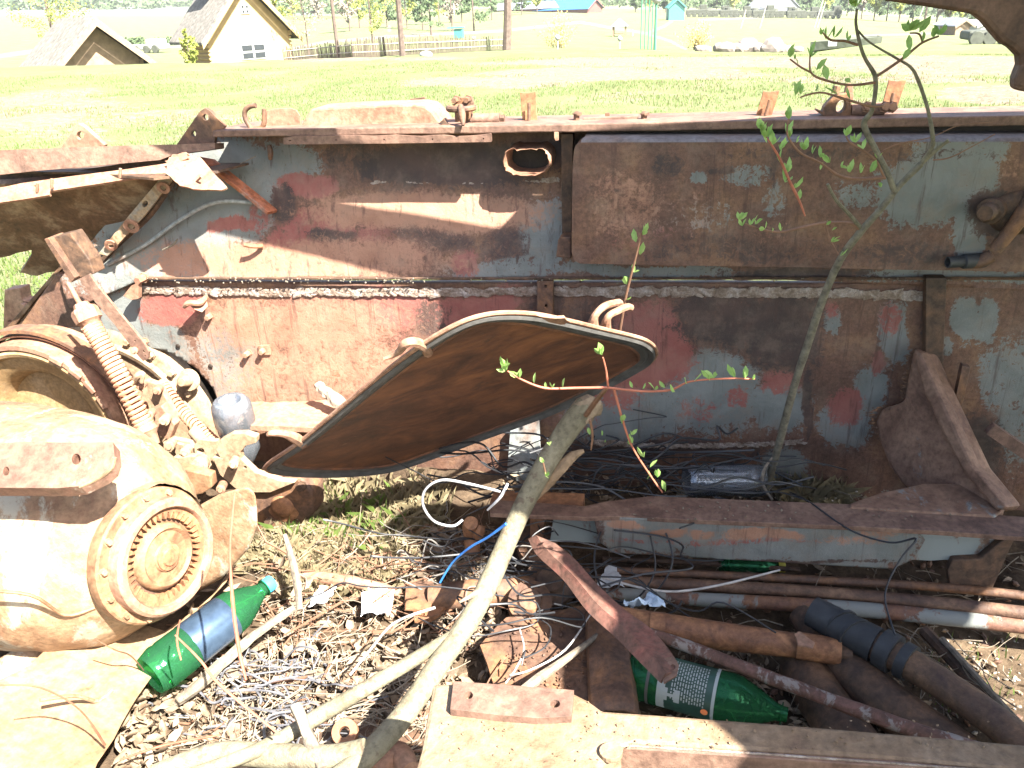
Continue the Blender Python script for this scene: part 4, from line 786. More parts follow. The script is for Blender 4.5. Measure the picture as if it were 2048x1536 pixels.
# linkage
lk = empty('brake_linkage', P(400, 930, Y=1.7)); tag(lk, 'pale cluster of brake levers, forks and pins between gearbox and hull wall', 'linkage')
def lever(pts, Y, th=.015, mat=SUNR, name='lever', holes=()): pprism(name, pts, mat, lk, th, holes, .003, Y=Y)
lever([(325, 885), (345, 876), (380, 884), (392, 905), (382, 925), (350, 930), (330, 915)], 1.74, holes=[circ(370, 902, 7, 5)])
lever([(344, 892), (352, 886), (372, 892), (378, 902), (372, 912), (352, 912)], 1.72, .01)
lever([(388, 890), (400, 880), (432, 884), (436, 905), (420, 925), (400, 922), (390, 908)], 1.73, .02, holes=[circ(401, 902, 8, 6)])
lever([(345, 915), (388, 912), (412, 924), (418, 938), (404, 950), (380, 940), (350, 935)], 1.68, .02)
lever([(352, 935), (420, 952), (424, 975), (404, 988), (380, 992), (345, 985)], 1.60, .03, CASTO)
lever([(290, 760), (318, 770), (352, 835), (350, 860), (332, 850), (300, 800)], 1.80, .02)
lever([(300, 820), (322, 812), (350, 850), (338, 880), (318, 872)], 1.74, .03, RUSTL)
lever([(430, 900), (440, 880), (462, 868), (490, 867), (512, 874), (512, 886), (492, 892), (480, 905), (482, 920), (462, 922), (440, 916)], 1.66, .022, SUNR, 'hooked_plate')
lever([(425, 915), (482, 918), (510, 945), (560, 962), (590, 965), (540, 985), (480, 985), (440, 950)], 1.66, .02, SUNR, 'base_plate', [circ(463, 940, 3), circ(490, 935, 3)])
for x, y, Y, r_ in ((401, 928, 1.66, .022), (372, 902, 1.70, .014), (315, 780, 1.78, .012), (330, 840, 1.72, .014), (350, 985, 1.58, .02), (468, 926, 1.63, .013), (443, 975, 1.6, .012), (340, 890, 1.68, .014), (300, 828, 1.7, .012), (270, 700, 1.8, .010), (283, 770, 1.76, .012)):
    bm = bmesh.new(); add_lathe(bm, [(0, .02), (r_ * .5, .02), (r_ * .55, .012), (r_, .010), (r_, -.02)], P(x, y, Y=Y), (.35, -1, .15), 14); obj('pin', bm, RUSTL if r_ < .013 else SUNR, lk, True)
tube('drum_shackle', [(268, 765, 1.74, 14), (276, 752, 1.73, 14), (285, 748, 1.73, 12), (283, 765, 1.73, 8)], SUNR, lk, 8)
lever([(236, 790), (246, 786), (262, 812), (255, 815)], 1.70, .02, RUST)

# ------------------------------------------------------------------ gearbox
gb = empty('gearbox', P(200, 1300, Z=.05)); tag(gb, 'huge pale sun bleached rusty gearbox casting with a toothed ring at its end', 'gearbox')
gc_ = P(312, 1110, Y=1.10); ax = Vector((.96, -.22, .10)).normalized()
k_ = pxm(gc_)
def L_(name, pr, mat=CAST, org=gc_, seg=64): return lathe(name, pr, org, ax, mat, gb, seg)
bm = bmesh.new(); add_lathe(bm, [(0, -1.1), (.25, -1.1), (.262, -.8), (.256, -.6), (.26, -.42), (.25, -.30), (.236, -.20), (.205, -.12), (.175, -.075), (.150, -.045), (.128, -.03), (.128, 0)], gc_ + Vector((0, .02, -.0)), ax, 128)
bmesh.ops.subdivide_edges(bm, edges=[e for e in bm.edges if e.calc_length() > .03], cuts=3, use_grid_fill=True)
for v in bm.verts: v.co += (v.co - gc_).normalized() * (.012 * noise.fractal(v.co * 6, 1, 2, 3) + .003 * noise.fractal(v.co * 40, 1, 2, 3))
obj('housing', bm, CAST, gb, True)
L_('end_flange', [(.10, -.03), (.128, -.028), (.132, -.02), (.132, 0), (.128, .004), (.112, .005), (.110, .0)], CASTO)
L_('bearing_rim', [(.114, -.03), (.114, .014), (.108, .02), (.098, .02), (.095, .016), (.095, -.01)], RUSTL, gc_ + ax * .004 + Vector((.012, 0, 0)))
gr_o = gc_ + ax * .012 + Vector((.012, 0, 0))
bm = bmesh.new(); nt_ = 40; inner = []; u = ax.orthogonal().normalized(); v_ = ax.cross(u)
ro = [gr_o + (u * math.cos(t) + v_ * math.sin(t)) * .096 for t in np.linspace(0, 2 * math.pi, nt_ * 4, endpoint=False)]
ri = [gr_o + (u * math.cos(t) + v_ * math.sin(t)) * (.086 if (i % 4) in (0, 1) else .073) for i, t in enumerate(np.linspace(0, 2 * math.pi, nt_ * 4, endpoint=False))]
add_prism(bm, [ro, ri], -ax * .018); obj('gear_ring', bm, RUSTO, gb)
L_('gear_bed', [(.0, -.014), (.09, -.014)], RUST, gr_o, 40)
L_('hub_disc', [(0, .006), (.028, .006), (.030, .002), (.050, .002), (.056, .008), (.062, .004), (.066, -.006), (.066, -.02)], CASTO, gr_o)
L_('hub_centre', [(0, .010), (.016, .010), (.018, .006), (.026, .005), (.027, -.002)], RUSTO, gr_o + ax * .004, 24)
for i in range(14):
    t = 2 * math.pi * i / 14 + .2; bm = bmesh.new(); add_bolt(bm, gc_ + ax * .005 + (u * math.cos(t) + v_ * math.sin(t)) * .121, ax, .006, .008); obj('flange_bolt', bm, CAST, gb)
for i in range(20):
    t = 2 * math.pi * i / 20; bm = bmesh.new(); add_lathe(bm, [(0, .004), (.0035, .004), (.004, 0)], gr_o + ax * .006 + (u * math.cos(t) + v_ * math.sin(t)) * .101, ax, 8); obj('rim_rivet', bm, RUST, gb)
onk = plane(P(0, 960, Y=.955), P(225, 900, Y=1.035), P(0, 890, Y=1.01))
pprism('cover_plate', [(-60, 888), (60, 883), (135, 885), (226, 884), (229, 915), (222, 935), (205, 950), (160, 972), (120, 976), (-60, 975)], metal('cover_rust', (.09, .042, .03), (.15, .08, .055), (.21, .13, .09), 10, chips=(.3, .25, .2), chip_t=.64), gb, .03, [circ(12, 942, 6, 9), circ(152, 918, 9, 11)], .003, on=onk)
tube('cover_weld', [(229, 915, 1.005, 9), (222, 937, .995, 9), (200, 955, .985, 8), (160, 974, .975, 6)], CAST, gb, 8, 4, True)
# lower castings
bm = bmesh.new(); LC = [(-80, 1290), (0, 1260), (100, 1235), (200, 1225), (330, 1240), (430, 1180), (500, 1080), (520, 1040), (525, 985), (490, 968), (420, 985), (390, 1080), (440, 1150), (420, 1200), (330, 1290), (290, 1370), (240, 1440), (190, 1540), (150, 1640), (-80, 1700)]
def blob(name, pts, Y, th, mat, bv=.03, on=None):
    o = pprism(name, pts, mat, gb, th, (), bv, Y=None if on else Y, on=on, vec=ray(250, 1350) * th); o.modifiers['bevel'].segments = 4; return o
onl = plane(P(0, 1300, Y=.96), P(430, 1180, Y=1.29), P(100, 1600, Y=.72))
bm.free(); CAST2 = metal('yellow_casting', (.16, .09, .045), (.235, .155, .085), (.28, .205, .125), 7, bump=.3)
blob('lower_web', [(-80, 1400), (60, 1330), (150, 1240), (240, 1235), (330, 1262), (420, 1200), (475, 1125), (452, 1165), (400, 1212), (368, 1262), (330, 1296), (306, 1350), (272, 1398), (246, 1442), (228, 1478), (196, 1524), (180, 1560), (150, 1700), (-80, 1700)], 1.0, .12, CAST2, .02, onl)
blob('side_lug', [(395, 1010), (440, 985), (495, 970), (515, 985), (518, 1050), (500, 1095), (450, 1150), (395, 1180), (380, 1100)], 1.27, .10, CAST, .02)
tube('lower_rib', [(-60, 1380, .96, 60), (40, 1330, 1.0, 66), (110, 1270, 1.06, 70), (170, 1250, 1.10, 70), (200, 1290, 1.10, 50), (215, 1360, 1.06, 30)], CAST, gb, 16)
tube('lower_boss', [(-80, 1580, .78, 190), (20, 1530, .84, 200), (100, 1520, .88, 180), (160, 1560, .88, 120)], CAST2, gb, 20)
tube('casting_seam', [(80, 1400, .84, 8), (150, 1392, .88, 8), (195, 1402, .92, 8), (225, 1380, .95, 8)], CAST, gb, 8)
tube('crack_wire', [(190, 1278, .93, 3), (230, 1300, .95, 3), (262, 1312, .98, 3), (292, 1346, 1.02, 3)], RUST, gb, 5)
tube('housing_seam', [(-60, 1180, .90, 7), (60, 1190, .92, 7), (130, 1230, .96, 7), (190, 1215, .99, 7)], CASTO, gb, 6)
# bolted block right of the gearbox
bb = empty('bolted_bearing_block', P(560, 1060, Z=.05)); tag(bb, 'dark brown bolted bearing block in shade under the tip of the hatch cover', 'bearing block')
pprism('block', [(470, 985), (500, 970), (525, 958), (560, 952), (600, 958), (625, 985), (628, 1030), (600, 1050), (550, 1062), (510, 1075), (500, 1040)], RUST, bb, .08, (), .01, Y=1.68)
for x, y in ((533, 966), (570, 962), (603, 972), (540, 1040)): bm = bmesh.new(); add_bolt(bm, P(x, y, Y=1.68), (0, -1, .1), .012, .015); obj('bolt', bm, RUSTD, bb)
o = P(565, 1012, Y=1.68); lathe('bearing_boss', [(0, .012), (.02, .014), (.028, .01), (.034, .0), (.05, -.002), (.05, -.01)], o, (0, -1, .1), RUSTO, bb, 24)

# ------------------------------------------------------------------ pipes and bars on the floor
def pipe(name, lab, cat, pts, mat, extra=None, seg=14, group=None, jit=0):
    L = tp(pts, 5, Z=1); e = empty(name, Vector(L[0][:3]) - Vector((0, 0, L[0][3]))); tag(e, lab, cat, group)
    bm = bmesh.new(); add_tube(bm, L, seg, True, jit); obj('tube', bm, mat, e, True)
    if extra: extra(e)
    return e
def collar(e, name, a, b, mat, seg=14): tube(name, [a, b], mat, e, seg, 1, True)
PG = 'long pipes lying side by side on the hull floor'
def onepipe(lab, pts, mat, group=PG, cat='pipe', name='pipe', seg=12, jit=0):
    bm = bmesh.new(); add_tube(bm, tp(pts, 5, Z=1), seg, True, jit); return tag(obj(name, bm, mat, None, True), lab, cat, group)
onepipe('thin dark rusty pipe nearest the painted floor beam', [(1210, 1140, .10, 15), (1600, 1158, .10, 17), (1900, 1176, .11, 18), (2120, 1200, .13, 20)], RUST)
onepipe('rusty brown pipe in the middle of the bundle, second from the floor beam', [(1190, 1160, .10, 24), (1600, 1182, .10, 25), (1890, 1208, .12, 26), (2150, 1238, .14, 28)], metal('pipe_brown', DK, (.11, .064, .042), (.19, .115, .07), 18))
onepipe('pipe with worn pale grey paint, outermost of the long pipes', [(1150, 1182, .09, 26), (1350, 1196, .09, 27), (1660, 1214, .09, 30), (1900, 1236, .10, 32), (2150, 1262, .11, 34)], PIPEG)
onepipe('short rusty rod half hidden by wires under the beam', [(1205, 1118, .08, 10), (1420, 1128, .08, 10), (1600, 1140, .08, 10)], RUSTD, None, 'rod', 'rod')
def ex1(e):
    collar(e, 'collar', (1300, 1254, .135, 62), (1330, 1257, .135, 62), RUSTO); collar(e, 'end_cap', (1592, 1290, .135, 54), (1680, 1304, .135, 52), RUSTO); collar(e, 'end_plug', (1680, 1305, .135, 36), (1703, 1309, .135, 34), RUSTD)
    pprism('torn_clamp', rough([(1588, 1268), (1600, 1262), (1630, 1285), (1626, 1296), (1596, 1290)], 2, 2), RUSTL, e, .004, (), .0005, Z=.19)
pipe('torsion_tube', 'thick orange rusty tube with a torn clamp near its capped end', 'tube', [(1225, 1238, .13, 54), (1400, 1266, .13, 56), (1600, 1292, .13, 48)], RUSTO, ex1)
onepipe('slanting bar with flaking pink and white paint in front of the green bottle', [(1300, 1266, .16, 22), (1400, 1302, .16, 26), (1600, 1378, .17, 28), (1800, 1450, .18, 30), (1960, 1500, .18, 30)], PIPER, None, 'bar', 'painted_bar', jit=.06)
def ex2(e):
    collar(e, 'rubber_sleeve', (1624, 1222, .17, 62), (1752, 1290, .165, 74), RUBBER); collar(e, 'rubber_band', (1762, 1294, .165, 82), (1790, 1310, .165, 82), RUBBER); collar(e, 'rubber_band', (1803, 1317, .165, 76), (1822, 1328, .165, 76), RUBBER)
    for a, b in (((1708, 1268), (1712, 1272)), ((1680, 1250), (1684, 1254))): collar(e, 'hose_crease', (*a, .167, 77), (*b, .167, 77), RUBBER)
pipe('hose_pipe', 'rusty pipe ending in a black rubber hose sleeve with two rubber bands', 'pipe', [(1700, 1264, .165, 58), (1830, 1334, .165, 62), (1960, 1420, .16, 66), (2100, 1530, .15, 70)], metal('pipe_dull', DK, (.095, .058, .036), (.17, .10, .055), 16), ex2)
onepipe('broad dark brown pipe lying below the rubber hose', [(1600, 1230, .10, 50), (1690, 1330, .10, 80), (1790, 1420, .10, 96), (1920, 1520, .10, 110)], RUSTD, None)
onepipe('broad dull pipe under the capped end of the orange tube', [(1600, 1330, .07, 90), (1650, 1410, .07, 100), (1720, 1510, .07, 110)], RUSTD, None)
onepipe('straight pale stick lying on the sunlit patch at the right', [(1884, 1278, .10, 13), (1950, 1350, .10, 14), (2060, 1470, .10, 15)], DEADW, None, 'stick', 'stick', 7, .1)
onepipe('dark edge bar beside the sunlit patch at the right', [(1850, 1262, .08, 26), (1930, 1350, .08, 22), (2060, 1500, .08, 20)], RUSTD, None, 'bar', 'bar', 8)
onepipe('rusty pipe lying in the leaf litter beneath the two white paper scraps', [(596, 1150, .09, 22), (660, 1158, .09, 26), (730, 1168, .09, 24), (800, 1188, .08, 20)], RUSTL, None)
onepipe('pale branch leaning across the rubbish behind the near beam', [(1210, 1260, .14, 12), (1140, 1312, .16, 14), (1060, 1370, .2, 22), (990, 1440, .22, 16), (930, 1500, .2, 12)], DEADW, None, 'stick', 'stick', 7, .1)
# twisted strap
ons = plane(P(1060, 1090, Z=.22), P(1350, 1330, Z=.28), P(1240, 1215, Z=.235))
sp_ = empty('bent_strap', P(1200, 1250, Z=.2)); tag(sp_, 'twisted brown metal strap with pierced end lying across the floor pipes', 'metal strap')
bm = bmesh.new(); L1 = catmull([(1058, 1078, .25), (1075, 1110, .24), (1128, 1160, .24), (1175, 1222, .25), (1232, 1275, .25), (1278, 1322, .27), (1322, 1366, .28)], 6); L2 = catmull([(1110, 1088, .26), (1150, 1120, .26), (1196, 1172, .26), (1250, 1222, .265), (1300, 1258, .27), (1345, 1312, .28), (1352, 1346, .28)], 6)
ra = [bm.verts.new(P(x, y, Z=z)) for x, y, z in L1]; rm = [bm.verts.new(P(a[0], a[1], Z=a[2]).lerp(P(b[0], b[1], Z=b[2]), .3) + Vector((0, 0, .014))) for a, b in zip(L1, L2)]; rb = [bm.verts.new(P(x, y, Z=z)) for x, y, z in L2]
for i in range(len(ra) - 1): bm.faces.new((ra[i], ra[i + 1], rm[i + 1], rm[i])); bm.faces.new((rm[i], rm[i + 1], rb[i + 1], rb[i]))
o = obj('strap', bm, metal('strap_metal', DK, (.14, .075, .055), (.26, .10, .075), 13), sp_, False); m = o.modifiers.new('thickness', 'SOLIDIFY'); m.thickness = .005; m.offset = 0
pprism('strap_eye', [(1300, 1322), (1348, 1312), (1358, 1330), (1354, 1350), (1328, 1366), (1322, 1345), (1316, 1330)], RUSTP, sp_, .004, [circ(1345, 1334, 5, 6)], .001, Z=.287)
def crumbs(name, n, regs, mat, lab, rr_, seed, Z0=None):
    rs = random.Random(seed); bm = bmesh.new()
    for k in range(n):
        x0, y0, x1, y1 = rs.choice(regs); x = rs.uniform(x0, x1); y = rs.uniform(y0, y1); p = soil_at(x, y) if Z0 is None else P(x, y, Z=Z0); q = rs.uniform(*rr_)
        bmesh.ops.create_icosphere(bm, subdivisions=1, radius=1, matrix=Matrix.Translation(p + Vector((0, 0, q * .3))) @ Matrix.Rotation(rs.uniform(0, 6), 4, (rs.random(), rs.random(), 1)) @ Matrix.Diagonal((q, q * rs.uniform(.5, 1), q * rs.uniform(.2, .6), 1)))
    tag(obj(name, bm, mat), lab, 'debris', kind='stuff')
crumbs('rust_flakes', 420, [(1200, 1110, 2048, 1500), (900, 1180, 1300, 1300)], RUST, 'loose rust flakes and clods between the floor pipes', (.003, .014), 51)
crumbs('pebbles', 260, [(450, 1180, 1000, 1536), (1850, 1260, 2048, 1480)], STONEP, 'small pale pebbles and crumbs in the sunlit litter', (.002, .007), 52)
crumbs('rust_flakes', 160, [(1010, 1240, 1190, 1380)], RUST, 'rust flakes and dirt lying on the floor sheet', (.0015, .006), 53, .112)
crumbs('rust_flakes', 200, [(1250, 995, 1950, 1040), (1700, 980, 1960, 1020)], DEADW, 'dirt crumbs on top of the longitudinal beam', (.0012, .004), 54, .272)
crumbs('rust_flakes', 150, [(880, 1400, 1200, 1530), (1200, 1440, 2000, 1500)], NB, 'grains of rust and sand on the near beam', (.0008, .0026), 55, .501)
# small parts in the litter
e_ = empty('pedal_peg', P(945, 1100, Z=.06)); tag(e_, 'orange rusty peg with rounded head standing by the cable tangle', 'peg')
tube('shaft', [(945, 1110, .12, 30), (944, 1070, .16, 34), (942, 1052, .20, 36), (942, 1046, .22, 28)], RUSTO, e_, 14, 4, True)
tube('head', [(958, 1052, .20, 24), (957, 1062, .19, 26), (956, 1072, .17, 20)], RUSTO, e_, 12, 4, True)
tag(pprism('rusty_plate', rough([(812, 1165), (866, 1162), (862, 1215), (808, 1218)], 2, 2), RUST, None, .006, (), .001, Z=.10), 'small square rusty plate standing in the litter beside the white paper', 'metal plate')
tag(pprism('rusty_bracket', rough([(826, 1222), (868, 1206), (900, 1200), (880, 1225), (850, 1242), (828, 1238)], 2, 2), RUSTO, None, .012, [circ(846, 1228, 4, 3)], .001, Z=.09), 'small orange bracket with one hole next to the square plate', 'bracket')
onepipe('rusty cross shaft half buried under the wires', [(860, 1196, .09, 50), (960, 1186, .10, 60), (1060, 1176, .10, 60), (1180, 1160, .10, 50)], RUST, None, 'shaft', 'shaft')
for i, (x, y, r_) in enumerate(((1075, 1090, .05), (1100, 1165, .06), (1060, 1205, .05))):
    o_ = P(x, y, Z=.12); bm = bmesh.new(); add_lathe(bm, [(0, .02), (r_ * .5, .02), (r_ * .6, .012), (r_, .008), (r_ * 1.02, -.03)], o_, (.1, -.5, 1), 28); tag(obj('cast_disc', bm, RUST if i != 1 else RUSTD, None, True), ['round rusty disc under the wires just below the beam end', 'largest round rusty disc, covered by loops of black wire', 'lowest round rusty disc, next to the floor sheet'][i], 'metal disc', 'round discs under the wire tangle')
o = P(690, 1465, Z=.12); bm = bmesh.new(); add_lathe(bm, [(.010, -.006), (.010, .008), (.024, .008), (.026, 0), (.024, -.008), (.010, -.006)], o, (.2, -.5, .9), 24); tag(obj('washer_ring', bm, RUSTO, None, True), 'small orange rusty ring lying between the two branches at the bottom', 'ring')
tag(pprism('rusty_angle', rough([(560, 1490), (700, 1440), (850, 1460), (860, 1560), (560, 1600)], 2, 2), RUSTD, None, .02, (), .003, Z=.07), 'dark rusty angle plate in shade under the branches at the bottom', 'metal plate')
tag(tube('rust_lug', [(745, 1545, .14, 50), (770, 1515, .14, 56), (800, 1510, .14, 50), (820, 1540, .14, 40)], RUSTL, None, 12, 4, True), 'pale rusty double lug at the bottom edge beside the near beam', 'lug')
# ------------------------------------------------------------------ litter objects
def crumpled(name, pts, z, lab, cat='paper', mat=WHITE, amp=.012, n=10):
    xs = [p[0] for p in pts]; ys = [p[1] for p in pts]; V = []; F = []; bm = bmesh.new(); g = {}
    for i in range(n + 1):
        for j in range(n + 1):
            a = P(pts[0][0], pts[0][1], Z=z).lerp(P(pts[1][0], pts[1][1], Z=z), i / n); b = P(pts[3][0], pts[3][1], Z=z).lerp(P(pts[2][0], pts[2][1], Z=z), i / n); p = a.lerp(b, j / n)
            g[i, j] = bm.verts.new(p + Vector((random.uniform(-.002, .002), random.uniform(-.002, .002), amp * noise.fractal(p * 28, 1, 2, 3))))
    for i in range(n):
        for j in range(n): bm.faces.new((g[i, j], g[i + 1, j], g[i + 1, j + 1], g[i, j + 1]))
    o = obj(name, bm, mat); m = o.modifiers.new('thickness', 'SOLIDIFY'); m.thickness = .0012; tag(o, lab, cat); return o
crumpled('paper_scrap', [(640, 1172), (672, 1165), (655, 1205), (618, 1215)], .10, 'smaller white crumpled paper scrap on the leaf litter', amp=.02)
crumpled('paper_scrap', [(732, 1165), (790, 1182), (778, 1230), (720, 1228)], .10, 'larger white torn paper beside the square rusty plate', amp=.03)
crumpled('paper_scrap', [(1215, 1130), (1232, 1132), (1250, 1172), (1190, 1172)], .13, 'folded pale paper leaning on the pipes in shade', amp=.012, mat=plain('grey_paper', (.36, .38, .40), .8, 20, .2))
pk = empty('plastic_wrapper', P(1290, 1215, Z=.12)); tag(pk, 'crumpled pale blue plastic wrapper lying on the outermost pipe', 'wrapper')
o = crumpled('film', [(1252, 1186), (1318, 1192), (1330, 1222), (1248, 1212)], .155, None, None, plain('blue_film', (.50, .62, .74), .25, 25, .25), .03, 14); o.parent = pk; o.location -= pk.location
def bottle(name, base, d, R, L, body, cap, lab, parts=True, label=None, neck=.33, seg=36, open_=False):
    d = Vector(d).normalized(); e = empty(name, base); tag(e, lab, 'bottle'); Ls = L
    pr = [(0, .012), (R * .5, .004), (R * .86, 0), (R, .012 + R * .25), (R, Ls * .10), (R * .965, Ls * .12), (R, Ls * .14), (R * .99, Ls * .36), (R * .96, Ls * .38), (R, Ls * .40), (R, Ls * (1 - neck) - .01), (R * .96, Ls * (1 - neck) + .01), (R * .78, Ls * .78), (R * .52, Ls * .87), (R * .33, Ls * .93), (R * .30, Ls * .96), (R * .42, Ls * .962), (R * .42, Ls * .968), (R * .28, Ls * .97), (R * .28, Ls)]
    o = lathe('bottle_body', pr + ([] if open_ else [(0, Ls)]), base, d, body, e, seg)
    if open_:
        m = o.modifiers.new('thickness', 'SOLIDIFY'); m.thickness = .0012
    if cap: lathe('cap', [(R * .36, Ls * .965), (R * .37, Ls * 1.0 + .008), (R * .33, Ls + .012), (0, Ls + .012)], base, d, cap, e, 24)
    if label: lathe('label', [(R * 1.008, Ls * label[1]), (R * 1.012, Ls * (label[1] + .005)), (R * 1.012, Ls * label[2]), (R * 1.008, Ls * (label[2] + .005))], base, d, label[0], e, seg)
    return e
a = P(300, 1352, Z=.20); b = P(536, 1170, Z=.22); bottle('green_bottle', a, b - a, .047, (b - a).length, GGREEN, BLUECAP, 'green plastic bottle with a light blue cap and blue label in the sunlit litter', label=(LABELM, .30, .62))
a = P(1262, 1344, Z=.105); b = P(1575, 1430, Z=.11); L_b = (b - a).length; gb2 = bottle('green_bottle', a, b - a, .050, L_b, GGREEN, None, 'dark green bottle with printed grey label behind the near beam', label=(GASKET, .135, .15))
dB = (b - a).normalized(); upv = Vector((0, 0, 1)); sdv = dB.cross(upv).normalized(); vdir = (CAM - (a + b) / 2).normalized(); vdir = (vdir - dB * vdir.dot(dB)).normalized(); wdir = dB.cross(vdir)
def on_b(h, ang, R=.0512): return a + dB * h + (vdir * math.cos(ang) + wdir * math.sin(ang)) * R
def strip(name, h0, h1, a0, a1, mat, par, R=.0512, n=10):
    bm = bmesh.new(); r1 = [bm.verts.new(on_b(h0, a0 + (a1 - a0) * i / n, R)) for i in range(n + 1)]; r2 = [bm.verts.new(on_b(h1, a0 + (a1 - a0) * i / n, R)) for i in range(n + 1)]
    for i in range(n): bm.faces.new((r1[i], r1[i + 1], r2[i + 1], r2[i]))
    return bm if par is None else obj(name, bm, mat, par, True)
LBG = plain('dark_printed_label', (.025, .06, .045), .3, 20, .3)
strip('label', L_b * .26, L_b * .56, -1.3, 1.3, LBG, gb2, .0508)
strip('label_edge', L_b * .555, L_b * .575, -1.4, 1.4, LABELG, gb2, .0511); strip('label_edge', L_b * .21, L_b * .262, -1.3, 1.25, LABELG, gb2, .0509)
bm = bmesh.new()
def addstrip(bm, h0, h1, a0, a1, R=.0514, n=6):
    r1 = [bm.verts.new(on_b(h0, a0 + (a1 - a0) * i / n, R)) for i in range(n + 1)]; r2 = [bm.verts.new(on_b(h1, a0 + (a1 - a0) * i / n, R)) for i in range(n + 1)]
    for i in range(n): bm.faces.new((r1[i], r1[i + 1], r2[i + 1], r2[i]))
rt = random.Random(3)
for k in range(13):
    h = L_b * (.30 + .017 * k); aa = -1.0
    while aa < .55: w_ = rt.uniform(.05, .16); addstrip(bm, h, h + L_b * .008, aa, aa + w_, n=2); aa += w_ + .05
obj('small_print', bm, LABELG, gb2)
bm = bmesh.new(); h0 = L_b * .285                                     # the large H
for (p, q, r0, r1) in ((.0, .011, -.75, -.25), (.024, .035, -.75, -.25), (.011, .024, -.56, -.44)): addstrip(bm, h0 + p - .012, h0 + q - .012, r0 + .95, r1 + .95, .0516, 3)
obj('big_letter', bm, LABELG, gb2)
bm = bmesh.new(); cc_ = on_b(L_b * .52, .75, .0517); add_lathe(bm, [(0, .0006), (.007, .0006)], cc_, (vdir * math.cos(.75) + wdir * math.sin(.75)), 18); obj('orange_mark', bm, ORNG, gb2)
a = P(461, 885, Y=1.86); bottle('clear_bottle', a + Vector((0, 0, -.03)), P(458, 790, Y=1.80) - a, .047, .0, GCLEAR, None, 'x') if False else None
# clear bottle standing upside down: its base faces the viewer
cb = empty('clear_bottle', P(455, 890, Y=1.86)); tag(cb, 'clear crushed plastic bottle with its base up, beside the wall shelf', 'bottle')
a = P(459, 800, Y=1.82); dn_ = Vector((-.02, .10, -1)).normalized(); R = .056
lathe('bottle_body', [(0, .016), (R * .3, .014), (R * .55, -.0), (R * .8, .002), (R * .96, .014), (R, .03), (R, .075), (R * .93, .083), (R * .95, .10), (R * .9, .115), (R * .97, .14), (R * .9, .17), (R * .6, .2), (R * .3, .23)], a, dn_, GCLEAR, cb, 40); m = cb.children[0].modifiers.new('wall', 'SOLIDIFY'); m.thickness = .0012
a = P(1372, 962, Z=.20); b = P(1500, 960, Z=.18); cb2 = empty('clear_bottle', a); tag(cb2, 'clear bottle lying among black cables in front of the wall', 'bottle'); L_ = (b - a).length + .03
R = .042; lathe('bottle_body', [(0, .01), (R * .8, 0), (R, .012)] + [(R * (1 - .04 * (i % 2)), .02 + i * .009) for i in range(12)] + [(R, L_ * .75), (R * .98, L_)], a, (b - a), GCLEAR, cb2, 36); m = cb2.children[0].modifiers.new('wall', 'SOLIDIFY'); m.thickness = .0012
for x, y, r_ in ((1500, 1126, .03),):
    a = P(1440, 1128, Z=.07); b = P(1560, 1134, Z=.07); bottle('green_bottle', a, b - a, .035, (b - a).length, GGREEN, plain('yellow_cap', (.45, .40, .06), .5), 'green bottle peeping out from under the painted floor beam', neck=.35)
# wood block on the shelf
bm = bmesh.new(); add_tube(bm, catmull([(*P(634, 768, Y=1.93), .012), (*P(650, 782, Y=1.92), .016), (*P(672, 800, Y=1.90), .018), (*P(698, 822, Y=1.88), .016)], 4), 9, True, .18); tag(obj('wood_chunk', bm, plain('grey_driftwood', (.22, .17, .13), .9, 80, .4, .9), None), 'rough piece of grey wood lying on the wall shelf', 'wood')
# ------------------------------------------------------------------ logs and branches
lg = empty('cut_branch', P(420, 1520, Z=.08)); tag(lg, 'thick pale cut branch rising from the litter to a broken stump with fresh shoots', 'branch')
tube('stem', [(560, 1640, .74, 50), (700, 1540, .82, 50), (800, 1440, .93, 46), (880, 1325, 1.05, 44), (945, 1230, 1.15, 42), (985, 1150, 1.24, 42), (1020, 1070, 1.32, 40), (1060, 985, 1.38, 41), (1105, 905, 1.44, 43), (1148, 842, 1.48, 48), (1176, 812, 1.50, 48)], BARK, lg, 18, 7, False, .015)
tube('side_branch', [(905, 1272, 1.10, 24), (830, 1318, 1.05, 28), (740, 1372, .98, 30), (640, 1430, .93, 32), (560, 1478, .88, 30), (480, 1515, .82, 28), (350, 1560, .78, 26)], BARK, lg, 14, 6, False, .02)
tube('side_branch', [(310, 1545, .80, 34), (430, 1508, .84, 44), (560, 1512, .85, 48), (660, 1515, .84, 50), (730, 1500, .85, 46)], BARK, lg, 14, 6, False, .02)
tube('broken_fork', [(1066, 1000, 1.40, 14), (1094, 966, 1.42, 24), (1120, 938, 1.43, 26), (1145, 912, 1.45, 20), (1168, 902, 1.46, 8)], plain('torn_wood', (.22, .15, .09), .9, 50, .4), lg, 10, 5, False, .12)
tube('stump_end', [(1160, 832, 1.492, 52), (1180, 812, 1.50, 50), (1194, 822, 1.51, 28), (1200, 830, 1.51, 6)], plain('stump_wood', (.20, .15, .10), .9, 60, .35), lg, 12, 3, False, .12)
tube('torn_bark', [(918, 1205, 1.14, 5), (945, 1190, 1.17, 10), (975, 1172, 1.21, 14), (990, 1150, 1.23, 6)], DEADW, lg, 7, 4, False, .2)
